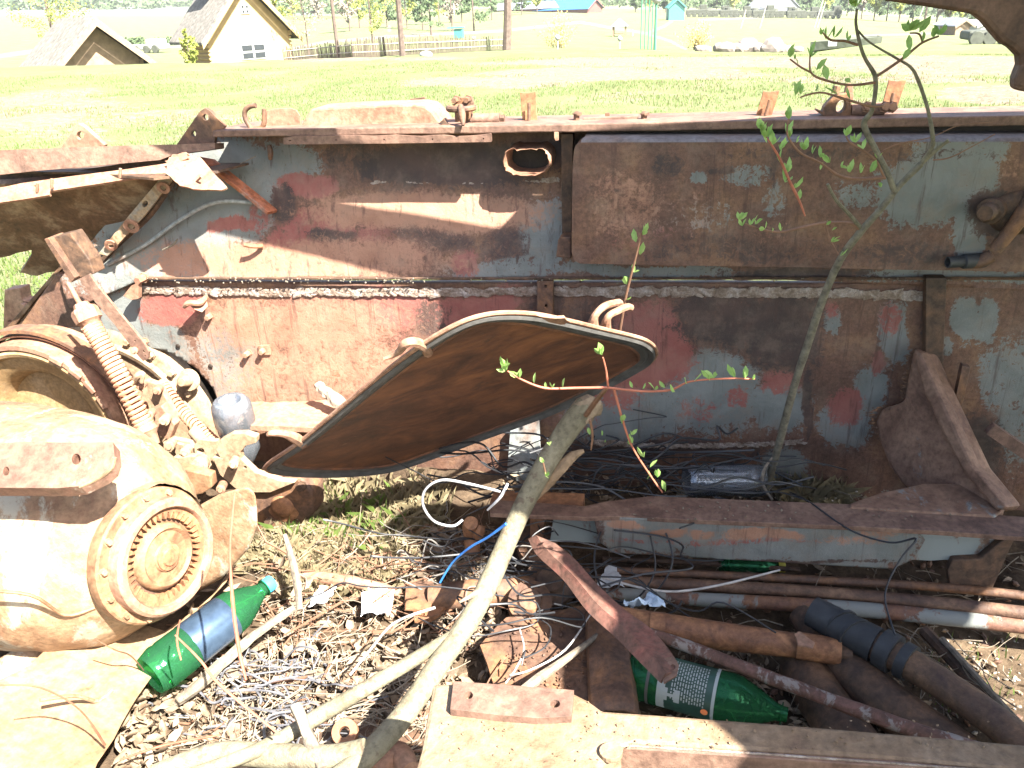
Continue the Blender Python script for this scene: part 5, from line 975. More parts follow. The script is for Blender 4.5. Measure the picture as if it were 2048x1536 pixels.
def leafset(bm, base, d, size, rs, n=1, spread=.8):
    for k in range(n):
        L = size * rs.uniform(.35, 1.1); W = L * rs.uniform(.36, .5); dd = (Vector(d).normalized() + Vector((rs.gauss(0, spread), rs.gauss(0, spread), rs.gauss(0, spread) + .3))).normalized(); s_ = dd.cross(Vector((rs.gauss(0, 1), rs.gauss(0, 1), rs.gauss(0, 1)))).normalized(); nn = dd.cross(s_)
        p = [base, base + dd * L * .3 + s_ * W * .42 + nn * W * .12, base + dd * L * .65 + s_ * W * .46 + nn * W * .15, base + dd * L, base + dd * L * .65 - s_ * W * .46 + nn * W * .15, base + dd * L * .3 - s_ * W * .42 + nn * W * .12, base + dd * L * .5]
        v = [bm.verts.new(q_) for q_ in p]
        for i in range(6): bm.faces.new((v[i], v[(i + 1) % 6], v[6]))
def twig(parent, pts, lpts, size=.022, mat=TWIG, seed=1, nm='twig', dirv=(0, -.2, 1)):
    """pts (px,py,Y,w); lpts: (px,py,Y,count)"""
    tube(nm, pts, mat, parent, 7, 5, False, .04); rs = random.Random(seed); bm = bmesh.new()
    for x, y, Y, c in lpts: leafset(bm, P(x, y, Y=Y), dirv, size, rs, c, .55)
    if lpts: return obj('leaves', bm, LEAF, parent)
twig(lg, [(1172, 830, 1.46, 11), (1195, 798, 1.36, 11), (1215, 775, 1.22, 8)], [], seed=1)
twig(lg, [(1215, 775, 1.22, 6), (1150, 776, 1.22, 5), (1090, 776, 1.21, 5), (1045, 760, 1.20, 4), (1015, 742, 1.19, 3)], [(1012, 742, 1.19, 7), (1038, 755, 1.2, 4), (1068, 768, 1.2, 1), (1105, 776, 1.21, 2), (1092, 776, 1.21, 1), (1125, 776, 1.21, 1), (1010, 735, 1.19, 3)], .024, TWIGR, 2)
twig(lg, [(1215, 775, 1.22, 5), (1280, 782, 1.22, 5), (1340, 780, 1.22, 5), (1380, 763, 1.22, 4), (1450, 757, 1.22, 4), (1510, 758, 1.22, 3)], [(1265, 776, 1.22, 1), (1285, 778, 1.22, 1), (1310, 780, 1.22, 2), (1330, 776, 1.22, 1), (1350, 784, 1.22, 1), (1372, 768, 1.22, 1), (1388, 762, 1.22, 1), (1428, 756, 1.22, 3), (1420, 762, 1.22, 2), (1470, 755, 1.22, 2), (1490, 757, 1.22, 3), (1505, 760, 1.22, 2)], .025, TWIGR, 3)
twig(lg, [(1216, 772, 1.22, 5), (1212, 740, 1.21, 4), (1206, 715, 1.2, 3)], [(1204, 710, 1.19, 6)], .024, TWIGR, 4)
twig(lg, [(1228, 778, 1.23, 6), (1245, 840, 1.23, 5), (1265, 895, 1.24, 4), (1300, 950, 1.25, 4), (1325, 985, 1.25, 3)], [(1243, 845, 1.23, 2), (1262, 870, 1.24, 2), (1262, 890, 1.24, 4), (1288, 915, 1.24, 2), (1300, 935, 1.25, 1), (1315, 955, 1.25, 3), (1298, 952, 1.25, 2), (1330, 980, 1.25, 5)], .022, TWIGR, 5)
twig(lg, [(1180, 840, 1.27, 6), (1185, 870, 1.28, 5), (1182, 900, 1.29, 3)], [(1180, 870, 1.28, 1), (1204, 872, 1.28, 1), (1210, 885, 1.28, 2)], .018, TWIG, 6)
twig(lg, [(1092, 950, 1.22, 4), (1085, 920, 1.2, 3)], [(1086, 925, 1.2, 3), (1092, 952, 1.2, 6), (1098, 890, 1.22, 3)], .018, TWIG, 7)
# young shoot behind the hatch
sh_ = empty('green_shoot', P(1248, 610, Y=1.75)); tag(sh_, 'slender green leafy shoot rising between the hatch hinge and the fuel box', 'plant')
twig(sh_, [(1240, 660, 1.80, 6), (1250, 600, 1.78, 6), (1262, 550, 1.76, 5), (1275, 500, 1.74, 4), (1283, 465, 1.73, 3)], [(1252, 600, 1.78, 1), (1256, 570, 1.77, 2), (1268, 545, 1.76, 2), (1270, 530, 1.76, 1), (1280, 510, 1.75, 3), (1272, 485, 1.74, 4), (1285, 470, 1.73, 5)], .03, TWIG, 11)
# red twig in front of the left bottle
rt_ = tag(tube('red_twig', [(470, 985, .98, 5), (466, 1020, .97, 6), (460, 1100, .95, 6), (465, 1200, .92, 7), (478, 1300, .89, 8), (492, 1360, .87, 5)], TWIGR, None, 7, 5, False, .1), 'upright red brown bare twig in front of the toothed ring and green bottle', 'twig')
for i, pts in enumerate(([(350, 1270, .88, 3), (400, 1320, .87, 5), (440, 1370, .86, 6), (560, 1470, .84, 5)], [(240, 1520, .84, 4), (330, 1490, .86, 5), (440, 1470, .88, 4)], [(0, 1370, .70, 3), (80, 1375, .74, 4), (160, 1420, .78, 4), (210, 1490, .82, 5)], [(360, 1240, .95, 3), (354, 1280, .94, 4), (362, 1320, .93, 3)])):
    tag(tube('red_twig', pts, TWIGR, None, 6, 5, False, .1), ['red twig crossing the litter below the left bottle', 'low red twig along the bottom edge of the litter', 'thin red twig arching over the pale casting', 'short red twig beside the base of the left bottle'][i], 'twig')
for i, pts in enumerate(([(290, 1440, 1.02, 12), (380, 1385, 1.05, 24), (440, 1330, 1.1, 24), (520, 1262, 1.17, 18), (590, 1215, 1.22, 14)], [(570, 1070, 1.42, 10), (590, 1140, 1.35, 16), (600, 1220, 1.28, 12)], [(590, 1410, .90, 22), (620, 1480, .86, 26), (650, 1540, .82, 30)])):
    tag(tube('dead_stick', pts, DEADW, None, 8, 5, False, .12), ['thick grey dead stick lying beside the left green bottle', 'short grey stick below the dark bearing block', 'pale stick crossing the two branches at the bottom'][i], 'stick')
# tall sapling on the right
sg = empty('sapling', P(1545, 960, Y=1.93)); tag(sg, 'tall leafing sapling growing inside the hull and reaching above its rim', 'sapling')
tube('trunk', [(1530, 985, 1.93, 17), (1545, 935, 1.92, 15), (1568, 850, 1.89, 15), (1592, 760, 1.86, 15), (1615, 690, 1.84, 16), (1645, 600, 1.81, 15), (1680, 520, 1.78, 15), (1720, 465, 1.75, 15), (1760, 420, 1.73, 13), (1800, 370, 1.72, 12), (1842, 328, 1.71, 13)], BARKG, sg, 12, 6, False, .03)
tube('branch', [(1842, 328, 1.71, 10), (1860, 300, 1.70, 9), (1866, 280, 1.69, 9), (1856, 220, 1.68, 7), (1838, 165, 1.67, 7), (1822, 135, 1.66, 6), (1790, 115, 1.66, 5), (1740, 85, 1.65, 4), (1715, 60, 1.64, 4)], BARKG, sg, 8, 5, False, .03)
tube('branch', [(1842, 328, 1.71, 9), (1870, 302, 1.70, 8), (1897, 280, 1.69, 7)], BARK, sg, 8, 3, False, .03)
tube('branch', [(1790, 385, 1.72, 12), (1775, 345, 1.71, 11), (1752, 300, 1.70, 11), (1728, 250, 1.69, 12), (1742, 225, 1.68, 10), (1750, 190, 1.67, 9), (1750, 152, 1.66, 9), (1732, 120, 1.65, 7), (1722, 95, 1.64, 7), (1712, 50, 1.63, 6), (1714, 18, 1.62, 5)], BARKG, sg, 8, 5, False, .03)
tube('branch', [(1727, 462, 1.75, 9), (1700, 430, 1.73, 8), (1672, 400, 1.72, 7), (1655, 368, 1.71, 6)], BARK, sg, 8, 4, False, .04)
twig(sg, [(1725, 462, 1.75, 9), (1700, 447, 1.74, 7), (1650, 446, 1.73, 6), (1600, 456, 1.72, 6), (1560, 464, 1.71, 5), (1520, 458, 1.7, 4), (1490, 447, 1.69, 3)], [(1478, 440, 1.69, 7), (1485, 452, 1.69, 4), (1500, 450, 1.69, 3), (1510, 448, 1.7, 2), (1530, 458, 1.7, 2), (1562, 462, 1.71, 2), (1545, 466, 1.71, 1), (1652, 450, 1.73, 2), (1666, 460, 1.73, 2)], .026, TWIG, 21)
twig(sg, [(1650, 447, 1.73, 4), (1660, 480, 1.73, 4), (1678, 510, 1.72, 3)], [(1660, 485, 1.73, 3), (1680, 512, 1.72, 2)], .022, TWIG, 22)
twig(sg, [(1770, 355, 1.71, 7), (1720, 358, 1.7, 6), (1680, 352, 1.69, 6), (1640, 325, 1.68, 5), (1600, 305, 1.67, 5), (1575, 270, 1.66, 4), (1578, 235, 1.66, 3)], [(1740, 345, 1.7, 2), (1720, 345, 1.7, 2), (1700, 345, 1.7, 3), (1682, 335, 1.69, 2), (1660, 325, 1.68, 3), (1640, 315, 1.68, 2), (1625, 308, 1.68, 3), (1608, 300, 1.67, 6), (1640, 340, 1.68, 1), (1592, 285, 1.67, 2), (1580, 275, 1.67, 3), (1572, 265, 1.66, 2), (1578, 240, 1.66, 3)], .028, TWIG, 23)
twig(sg, [(1610, 432, 1.69, 3), (1598, 400, 1.68, 5), (1578, 360, 1.67, 6), (1560, 318, 1.66, 5), (1540, 285, 1.65, 4), (1525, 265, 1.65, 3)], [(1525, 265, 1.65, 8), (1535, 275, 1.65, 6), (1545, 290, 1.65, 3), (1560, 300, 1.66, 3), (1560, 325, 1.66, 2), (1575, 345, 1.67, 3), (1570, 365, 1.67, 3), (1588, 378, 1.68, 2), (1600, 398, 1.68, 2), (1524, 258, 1.65, 4)], .03, TWIGR, 24)
twig(sg, [(1770, 358, 1.71, 5), (1750, 320, 1.7, 5), (1725, 300, 1.69, 4), (1700, 285, 1.68, 4), (1692, 272, 1.68, 3)], [(1692, 272, 1.68, 3), (1712, 285, 1.69, 3), (1725, 300, 1.69, 2), (1758, 318, 1.7, 2), (1762, 375, 1.7, 3)], .028, TWIG, 25)
twig(sg, [(1750, 165, 1.66, 6), (1700, 170, 1.65, 5), (1650, 160, 1.64, 5), (1622, 145, 1.63, 4), (1620, 110, 1.63, 3)], [(1620, 115, 1.63, 4), (1632, 140, 1.63, 3), (1640, 152, 1.64, 2), (1655, 160, 1.64, 1), (1700, 165, 1.65, 1), (1590, 120, 1.62, 2)], .028, TWIG, 26)
twig(sg, [(1622, 145, 1.63, 4), (1600, 133, 1.62, 4), (1580, 118, 1.62, 3)], [(1580, 115, 1.62, 3), (1596, 130, 1.62, 1)], .028, TWIG, 27)
twig(sg, [(1765, 212, 1.67, 5), (1740, 212, 1.66, 5), (1690, 198, 1.65, 5), (1650, 186, 1.64, 4), (1625, 187, 1.63, 4), (1600, 195, 1.62, 3)], [(1600, 188, 1.62, 4), (1590, 192, 1.62, 2), (1632, 182, 1.63, 2), (1676, 190, 1.65, 2), (1700, 198, 1.65, 2)], .028, TWIG, 28)
twig(sg, [(1754, 152, 1.66, 6), (1790, 128, 1.66, 6), (1820, 105, 1.65, 5), (1845, 85, 1.64, 5), (1878, 72, 1.63, 4)], [(1880, 70, 1.63, 4), (1868, 74, 1.63, 2), (1845, 84, 1.64, 1), (1820, 102, 1.65, 2), (1806, 120, 1.65, 1)], .028, TWIG, 29)
twig(sg, [(1845, 85, 1.64, 4), (1838, 68, 1.64, 4), (1820, 66, 1.63, 3)], [(1818, 62, 1.63, 6), (1838, 65, 1.64, 1)], .03, TWIG, 30)
twig(sg, [(1716, 90, 1.64, 6), (1690, 82, 1.64, 5), (1662, 80, 1.63, 5), (1645, 65, 1.62, 3)], [(1642, 70, 1.62, 4), (1652, 80, 1.63, 2), (1668, 76, 1.63, 2), (1695, 82, 1.64, 2), (1700, 8, 1.62, 5), (1712, 14, 1.62, 4)], .028, TWIG, 31)
twig(sg, [(1866, 320, 1.7, 3), (1900, 315, 1.70, 3), (1950, 290, 1.70, 2), (1990, 268, 1.7, 2)], [], seed=32); twig(sg, [(1740, 320, 1.72, 3), (1790, 290, 1.7, 3), (1860, 275, 1.70, 2), (1920, 250, 1.7, 2), (1985, 245, 1.7, 2)], [], seed=33)
# ------------------------------------------------------------------ cables
def cables(name, n, region, rng, mat, lab, r=(.0016, .003), seed=1, loops=.12, zr=(.10, .28), npt=6, cat='cable'):
    rs = random.Random(seed); bm = bmesh.new()
    for k in range(n):
        x0, y0, x1, y1 = region; L = []; x = rs.uniform(x0, x1); y = rs.uniform(y0, y1); z = rs.uniform(*zr)
        p = P(x, y, Z=z); a = rs.choice([0, math.pi]) + rs.gauss(0, .5); R = rs.uniform(*r)
        for i in range(npt):
            L.append((p.x, p.y, max(p.z, soilz(p.x, p.y) + .004), R)); a += rs.gauss(0, .75); st = rs.uniform(.4, 1.3) * loops; p = p + Vector((math.cos(a) * st, math.sin(a) * st * .45, rs.gauss(0, .025))); p.z = min(max(p.z, zr[0]), zr[1])
        add_tube(bm, catmull(L, 5), 5, False)
    o = obj(name, bm, mat, None, True); tag(o, lab, cat); return o
o_ = cables('cable_tangle', 64, (1020, 900, 1480, 995), None, WIREB, 'tangled heap of thin black cables between the wall and the floor beam', seed=5, loops=.11, zr=(.14, .30))
o_ = cables('cable_tangle', 26, (960, 1050, 1260, 1230), None, WIREB, 'loose black wire loops hanging over the discs below the beam end', (.0012, .0026), 8, .10, (.12, .26), 7)
o_ = cables('cable_tangle', 22, (820, 1050, 1000, 1180), None, plain('dusty_wire', (.13, .12, .11), .6), 'bundle of frayed dusty grey wires above the square rusty plate', (.0009, .002), 12, .055, (.08, .20), 6)
o_ = cables('cable_tangle', 44, (440, 1320, 620, 1480), None, plain('grey_cable', (.10, .10, .11), .5), 'matted grey cable coils in the sunlit litter at the lower left', (.0012, .0026), 31, .05, (.05, .11), 6)
for lab, pts, mat in (('black wire drooping over the beam flange and painted web', [(1290, 990, 1.66, 4), (1320, 1040, 1.58, 4), (1345, 1110, 1.52, 4), (1330, 1160, 1.48, 4), (1290, 1200, 1.46, 4), (1240, 1210, 1.44, 4), (1200, 1170, 1.44, 4), (1190, 1100, 1.5, 4), (1225, 1010, 1.62, 4)], WIREB), ('second black wire hanging in a loop from the beam flange', [(1310, 995, 1.66, 4), (1300, 1060, 1.56, 4), (1310, 1140, 1.5, 4), (1270, 1200, 1.46, 4), (1220, 1200, 1.45, 4)], WIREB),
                      ('black wire running along the right end of the beam', [(1580, 985, 1.75, 4), (1620, 1005, 1.66, 4), (1700, 1060, 1.56, 4), (1780, 1085, 1.52, 4), (1832, 1078, 1.50, 5), (1800, 1120, 1.46, 4), (1770, 1190, 1.4, 4), (1790, 1270, 1.3, 4)], WIREB),
                      ('grey wire lying over the pipes left of the rubber hose', [(1205, 1155, 1.44, 5), (1280, 1175, 1.42, 5), (1350, 1183, 1.42, 5), (1440, 1170, 1.44, 5), (1560, 1140, 1.48, 4)], WIREG), ('thin pale wire curving over the floor sheet', [(1180, 1230, 1.32, 3), (1130, 1300, 1.22, 4), (1060, 1340, 1.14, 4), (1020, 1350, 1.10, 3)], WIREG), ('pale wire hook at the left corner of the floor sheet', [(1040, 1260, 1.28, 3), (1048, 1300, 1.22, 4), (1030, 1340, 1.16, 4), (1012, 1365, 1.10, 4)], WIREG),
                      ('white double wire loop left of the branch', [(1000, 983, 1.30, 5), (940, 968, 1.28, 5), (885, 960, 1.26, 5), (852, 978, 1.26, 5), (846, 1010, 1.26, 5), (868, 1042, 1.28, 5), (905, 1052, 1.30, 5), (925, 1040, 1.32, 5)], plain('white_wire', (.35, .35, .36), .5)), ('bright bent wire end beside the branch', [(1015, 968, 1.26, 6), (1000, 995, 1.26, 6), (975, 1020, 1.28, 4)], plain('bright_wire', (.5, .5, .52), .4)),
                      ('frayed blue and grey wire stretched to the branch', [(1012, 1048, 1.20, 6), (975, 1075, 1.22, 5), (940, 1095, 1.24, 5), (905, 1125, 1.26, 4), (880, 1165, 1.26, 4)], WIREBL), ('straight grey wires running down the litter', [(870, 1215, 1.20, 6), (790, 1245, 1.18, 5), (740, 1300, 1.14, 5), (700, 1350, 1.08, 5)], WIREG),
                      ('tan wire end on the wall', [(325, 500, 2.0, 3), (345, 490, 1.99, 5), (355, 478, 1.99, 3)], DEADW)):
    tag(tube('loose_wire', pts, mat, None, 6, 6), lab, 'wire')
tag(tube('pale_root', [(1545, 915, 1.84, 4), (1528, 940, 1.82, 6), (1526, 970, 1.80, 6), (1545, 1000, 1.76, 5)], DEADW, None, 6), 'pale peeling root arching beside the foot of the sapling', 'root')

ORD = ['first', 'second', 'third', 'fourth', 'fifth', 'sixth', 'seventh', 'eighth', 'ninth', 'tenth', 'eleventh', 'twelfth', 'thirteenth', 'fourteenth', 'fifteenth', 'sixteenth', 'seventeenth', 'eighteenth', 'nineteenth', 'twentieth']
# ------------------------------------------------------------------ the open air museum beyond
LOGW = plain('yellow_logs', (.34, .24, .115), .8, 3, .15); ROOFW = plain('shingle_roof', (.125, .115, .10), .9, 5, .5); WOODB = plain('brown_boards', (.21, .15, .10), .85, 4, .25); WINW = plain('white_frame', (.3, .3, .29), .6, 5, .05); PANE = plain('window_glass', (.03, .035, .04), .2, 5, .1)
TRK = plain('pine_trunk', (.10, .075, .06), .9, 8, .35); TEAL = plain('teal_paint', (.05, .19, .17), .6, 5, .1); POLEG = plain('green_pole', (.05, .17, .11), .5, 5, .1); BLUER = plain('blue_roof', (.03, .12, .30), .5, 4, .1); STONE = plain('pale_boulder', (.20, .17, .15), .9, 3, .25); WHT = plain('white_paint', (.3, .3, .3), .5, 4, .06); OLIVE = plain('olive_paint', (.055, .06, .045), .7, 3, .3); ROOFG = plain('grey_roof', (.15, .16, .18), .7, 2, .15); REDW = plain('red_wall', (.16, .07, .06), .8, 2, .2)
def mpx(dist): return dist / 1600 * 1.0
def house(name, label, px, dist, wpx, wall_px, roof_px, depth, yaw, wallm, roofm, cat='cabin', roof_over=.35, chimney=False, win=True, boards=False):
    sc = mpx(dist); base = G(px, dist); W = wpx * sc; Hw = wall_px * sc; Hr = roof_px * sc; D = depth
    e = empty(name, base - Vector((0, 0, .1))); tag(e, label, cat); R3 = Matrix.Rotation(yaw, 3, 'Z')
    T = lambda x, y, z: base + R3 @ Vector((x, y, z))
    prism('wall', [[T(-W / 2, 0, -.1), T(W / 2, 0, -.1), T(W / 2, 0, Hw), T(0, 0, Hw + Hr * .96), T(-W / 2, 0, Hw)]], R3 @ Vector((0, D, 0)), wallm, e, .02)
    for sgn in (-1, 1):
        o_ = W / 2 + roof_over; dz = Hr * roof_over / (W / 2)
        prism('roof', [[T(0, -roof_over, Hw + Hr + .05), T(sgn * o_, -roof_over, Hw - dz + .05), T(sgn * o_, D + roof_over, Hw - dz + .05), T(0, D + roof_over, Hw + Hr + .05)]], Vector((0, 0, .12)), roofm, e, .02)
        prism('barge_board', [[T(0, -roof_over - .04, Hw + Hr + .1), T(0, -roof_over - .04, Hw + Hr - .18), T(sgn * o_, -roof_over - .04, Hw - dz - .12), T(sgn * o_, -roof_over - .04, Hw - dz + .1)]], R3 @ Vector((0, -.05, 0)), wallm, e, 0)
        prism('eave_beam', [[T(sgn * (W / 2 - .05), -.12, Hw - .25), T(sgn * (W / 2 + .1), -.12, Hw - .25), T(sgn * (W / 2 + .1), -.12, Hw - .05), T(sgn * (W / 2 - .05), -.12, Hw - .05)]], R3 @ Vector((0, D, 0)), wallm, e, 0)
    bm = bmesh.new()
    for i in range(1, 9):
        z = Hw * i / 9
        for sgn in (-1, 1): add_tube(bm, [(*T(sgn * (W / 2 + .02), -.05, z), .06), (*T(sgn * (W / 2 + .02), D, z), .06)], 6)
    if not boards: obj('side_logs', bm, wallm, e)
    else: bm.free()
    if win:
        def window(cx, cz, w_, h_):
            f = prism('window', [[T(cx - w_ / 2, -.04, cz - h_ / 2), T(cx + w_ / 2, -.04, cz - h_ / 2), T(cx + w_ / 2, -.04, cz + h_ / 2), T(cx - w_ / 2, -.04, cz + h_ / 2)]], R3 @ Vector((0, .06, 0)), WINW, e, 0)
            for a in range(2):
                for b in range(2):
                    x0 = cx - w_ / 2 + .06 + a * w_ / 2; z0 = cz - h_ / 2 + .06 + b * h_ / 2; w2 = w_ / 2 - .1; h2 = h_ / 2 - .1
                    prism('pane', [[T(x0, -.06, z0), T(x0 + w2, -.06, z0), T(x0 + w2, -.06, z0 + h2), T(x0, -.06, z0 + h2)]], R3 @ Vector((0, .01, 0)), PANE, f, 0)
        window(W * .02, Hw * .45, W * .3, Hw * .42); window(0, Hw + Hr * .42, W * .1, W * .1)
    if chimney: o_ = T(-W * .25, D * .5, Hw + Hr * .8); bm = bmesh.new(); add_box(bm, o_ + Vector((0, 0, Hr * .3)), .45, .45, Hr * .7, R3); obj('chimney', bm, REDW, e)
    return e, T, W, Hw, Hr, D
house('log_cabin', 'light yellow log cabin with steep shingle roof and small attic window', 496, 42, 150, 60, 84, 3.4, .88, LOGW, ROOFW, roof_over=.45, chimney=True)
house('low_hut', 'low hut with broad grey roof and vertical board gable, left of the log cabin', 182, 38, 134, 22, 60, 3.4, .92, WOODB, ROOFW, cat='hut', roof_over=.75, boards=True, win=False)
house('low_house', 'long low house with blue roof on top of the far hill', 1190, 250, 60, 8, 14, 22, 1.2, REDW, BLUER, cat='house', roof_over=.5, win=False, boards=True)
house('low_house', 'long house with red walls and grey roof left of the blue roofed house', 1130, 255, 50, 8, 10, 20, 1.4, REDW, ROOFG, cat='house', roof_over=.5, win=False, boards=True)
house('small_house', 'small teal painted wooden house on the hill path', 1352, 190, 28, 22, 12, 3, .2, TEAL, TEAL, cat='house', win=False, boards=True)
house('barn', 'large house with wide grey roof behind the parked vehicles', 1565, 300, 60, 10, 24, 14, .5, ROOFG, ROOFG, cat='house', win=False, boards=True)
house('small_house', 'small brown hut at the right edge below the far tree line', 1925, 110, 24, 16, 8, 3, .3, WOODB, ROOFG, cat='hut', win=False, boards=True)
house('small_house', 'long white building at the right edge behind the trailer', 1972, 130, 34, 12, 6, 8, .4, WHT, WHT, cat='building', win=False, boards=True)
# gazebo
gz = empty('gazebo', G(1239, 110)); tag(gz, 'small dark wooden gazebo with pyramid roof on the far lawn', 'gazebo'); b0 = G(1239, 110)
for sx_, sy_ in ((-1, -1), (1, -1), (1, 1), (-1, 1)): bm = bmesh.new(); add_box(bm, b0 + Vector((sx_ * .75, sy_ * .75, .6)), .16, .16, 1.2); obj('post', bm, WOODB, gz)
bm = bmesh.new(); add_lathe(bm, [(1.45, 1.15), (1.45, 1.2), (0, 2.1)], b0, (0, 0, 1), 4); obj('roof', bm, ROOFG, gz)
bm = bmesh.new(); add_box(bm, b0 + Vector((0, 0, .3)), 1.5, 1.5, .08); obj('bench', bm, WOODB, gz)
# lamp and poles
lb = G(1311, 42); le = empty('street_lamp', lb); tag(le, 'green lamp post with a white globe beside four thin poles', 'street lamp')
hl = 42 / 1600 * 78; bm = bmesh.new(); add_tube(bm, [(*lb, .07), (*(lb + Vector((.0, 0, hl))), .05)], 10); obj('pole', bm, POLEG, le, True)
bm = bmesh.new(); bmesh.ops.create_icosphere(bm, subdivisions=3, radius=.24, matrix=Matrix.Translation(lb + Vector((.0, 0, hl + .2)))); obj('globe', bm, WHT, le, True)
for i, x in enumerate((1282, 1290, 1297, 1304)):
    g0 = G(x, 44); bm = bmesh.new(); add_tube(bm, [(*g0, .03), (*(g0 + Vector((.02, 0, 4.2))), .03)], 6); tag(obj('thin_pole', bm, POLEG), ORD[i] + ' thin green pole from the left in the row beside the lamp', 'pole', 'four thin green poles')
gk = G(912, 95); ke = empty('kiosk', gk); tag(ke, 'tiny teal swing shelter on the far lawn left of the leaning trunk', 'shelter')
bm = bmesh.new(); add_box(bm, gk + Vector((0, 0, 1.1)), 1.7, 1.2, .12); obj('roof', bm, TEAL, ke); bm = bmesh.new(); add_box(bm, gk + Vector((.3, 0, .5)), .9, .9, .9); obj('booth', bm, TEAL, ke); 
for k, (x, dist) in enumerate(((947, 55), (1240, 46), (1115, 40))):
    g0 = G(x, dist); e = empty('garden_lamp', g0); tag(e, ['low white globe lamp in front of the woven fence', 'low white globe lamp on the lawn right of the willow bush', 'low white globe lamp beside the foot of the willow bush'][k], 'garden lamp', 'low globe lamps')
    bm = bmesh.new(); add_tube(bm, [(*g0, .03), (*(g0 + Vector((0, 0, .4))), .03)], 6); obj('stem', bm, WHT, e); bm = bmesh.new(); bmesh.ops.create_icosphere(bm, subdivisions=2, radius=.13, matrix=Matrix.Translation(g0 + Vector((0, 0, .5)))); obj('globe', bm, WHT, e, True)
# woven fence
fe = empty('woven_fence', G(800, 32)); tag(fe, 'long low fence of upright grey sticks along the meadow edge', 'fence'); bmF = bmesh.new(); rf = random.Random(4)
fl = [(560, 34, 26), (640, 33, 26), (700, 31, 30), (780, 31, 32), (860, 34, 30), (940, 36, 26), (1010, 38, 22)]
for a, b in zip(fl, fl[1:]):
    n = int((b[0] - a[0]) / 2.2)
    for i in range(n):
        t = i / n; x = a[0] + (b[0] - a[0]) * t; d_ = a[1] + (b[1] - a[1]) * t; h = (a[2] + (b[2] - a[2]) * t) * d_ / 1600 * rf.uniform(.8, 1.1); g0 = G(x, d_); add_tube(bmF, [(*g0, .021), (*(g0 + Vector((rf.uniform(-.03, .03), 0, h))), .015)], 4)
obj('pickets', bmF, plain('grey_sticks', (.10, .08, .06), .9, 4, .3), fe)
bm = bmesh.new()
for hh in (.18, .42): add_tube(bm, [(*(G(x, d_) + Vector((0, 0, hh))), .02) for x, d_, _ in fl], 5)
obj('rail', bm, GREYW, fe)
# trees
def add_leaves(bmv, c, rad, n, size, rs):
    V, F = bmv
    for k in range(n):
        d = Vector((rs.gauss(0, 1), rs.gauss(0, 1), rs.gauss(0, 1))).normalized() * rad * rs.random() ** .5; p = c + d; u = Vector((rs.gauss(0, 1), rs.gauss(0, 1), rs.gauss(0, 1))).normalized(); v = u.orthogonal().normalized(); s_ = size * rs.uniform(.5, 1.3); b = len(V); V += [p + u * s_, p + v * s_ * .6, p - u * s_ * .6, p - v * s_ * .7]; F.append((b, b + 1, b + 2, b + 3))
def tree(name, label, px, dist, H, kind, seed, tr=.12, lean=0, group=None, crown=.5, start=.35, dens=1, mat=None, leafsz=None):
    rs = random.Random(seed); b = G(px, dist) - Vector((0, 0, .1)); e = empty(name, b); tag(e, label, 'tree' if kind != 'bush' else 'bush', group)
    bm = bmesh.new(); V, F = [], []; sz = leafsz or max(.05, dist * .0012)
    if kind != 'bush':
        L = [(*(b + Vector((lean * t * H + rs.gauss(0, .012 * H) * t, 0, t * H))), tr * (1 - .8 * t)) for t in (0, .2, .4, .6, .8, 1)]; add_tube(bm, catmull(L, 4), 8)
    nb = {'pine': 26, 'bare': 30, 'leafy': 30, 'bush': 26}[kind]
    for i in range(nb):
        if kind == 'bush': t = 0; st = b + Vector((rs.gauss(0, .1), rs.gauss(0, .1), 0)); a = rs.uniform(0, 6.28); up_ = rs.uniform(.5, 1); ln = H * rs.uniform(.6, 1.05); en = st + Vector((math.cos(a) * ln * crown * (1.1 - up_), math.sin(a) * ln * crown * (1.1 - up_), ln * up_))
        else:
            t = start + (1 - start) * (i + rs.random()) / nb; st = b + Vector((lean * t * H, 0, t * H)); a = rs.uniform(0, 6.28)
            w_ = (1 - t) ** .8 if kind == 'pine' else math.sin(math.pi * min(1, (t - start) / (1 - start) * .85 + .12)) ** .7
            ln = H * crown * .5 * max(.12, w_) * rs.uniform(.6, 1.15); rise = -.1 if kind == 'pine' else rs.uniform(.3, 1.1); en = st + Vector((math.cos(a) * ln, math.sin(a) * ln, ln * rise))
        md = st.lerp(en, .5) + Vector((0, 0, .04 * ln)); r0 = max(tr * .28 * (1 - t), dist * .0002)
        add_tube(bm, [(*st, r0), (*md, r0 * .6), (*en, r0 * .3)], 4, False)
        if kind == 'bare':
            for q_ in range(5): s2 = st.lerp(en, rs.uniform(.3, 1)); e2 = s2 + Vector((rs.gauss(0, .3), rs.gauss(0, .3), rs.uniform(.1, .6))) * ln * .6; add_tube(bm, [(*s2, r0 * .4), (*e2, r0 * .2)], 3, False)
        for q_ in range(4): add_leaves((V, F), st.lerp(en, .3 + .23 * q_), ln * (.22 if kind != 'bush' else .12), int(9 * dens), sz, rs)
    obj('trunk' if kind != 'bush' else 'stems', bm, TRK, e, True)
    if F: soup('crown', [tuple(v) for v in V], F, mat or FOLY, None, e)
    return e
tree('pine_tree', 'bare straight brown trunk beside the fence, right of the thin one', 800, 30, 9, 'pine', 1, .11, group=None, start=.6, mat=FOLD)
tree('pine_tree', 'thin straight bare trunk nearest the log cabin', 671, 32, 8, 'bare', 2, .08, start=.5, dens=.4, mat=BARE)
tree('pine_tree', 'thickest leaning trunk at the right end of the woven fence', 1012, 36, 9.5, 'pine', 3, .19, .05, start=.6, mat=FOLD)
tree('young_tree', 'young tree in fresh yellow green leaf behind the woven fence', 743, 44, 4.2, 'leafy', 4, .06, crown=.62, start=.22, dens=2)
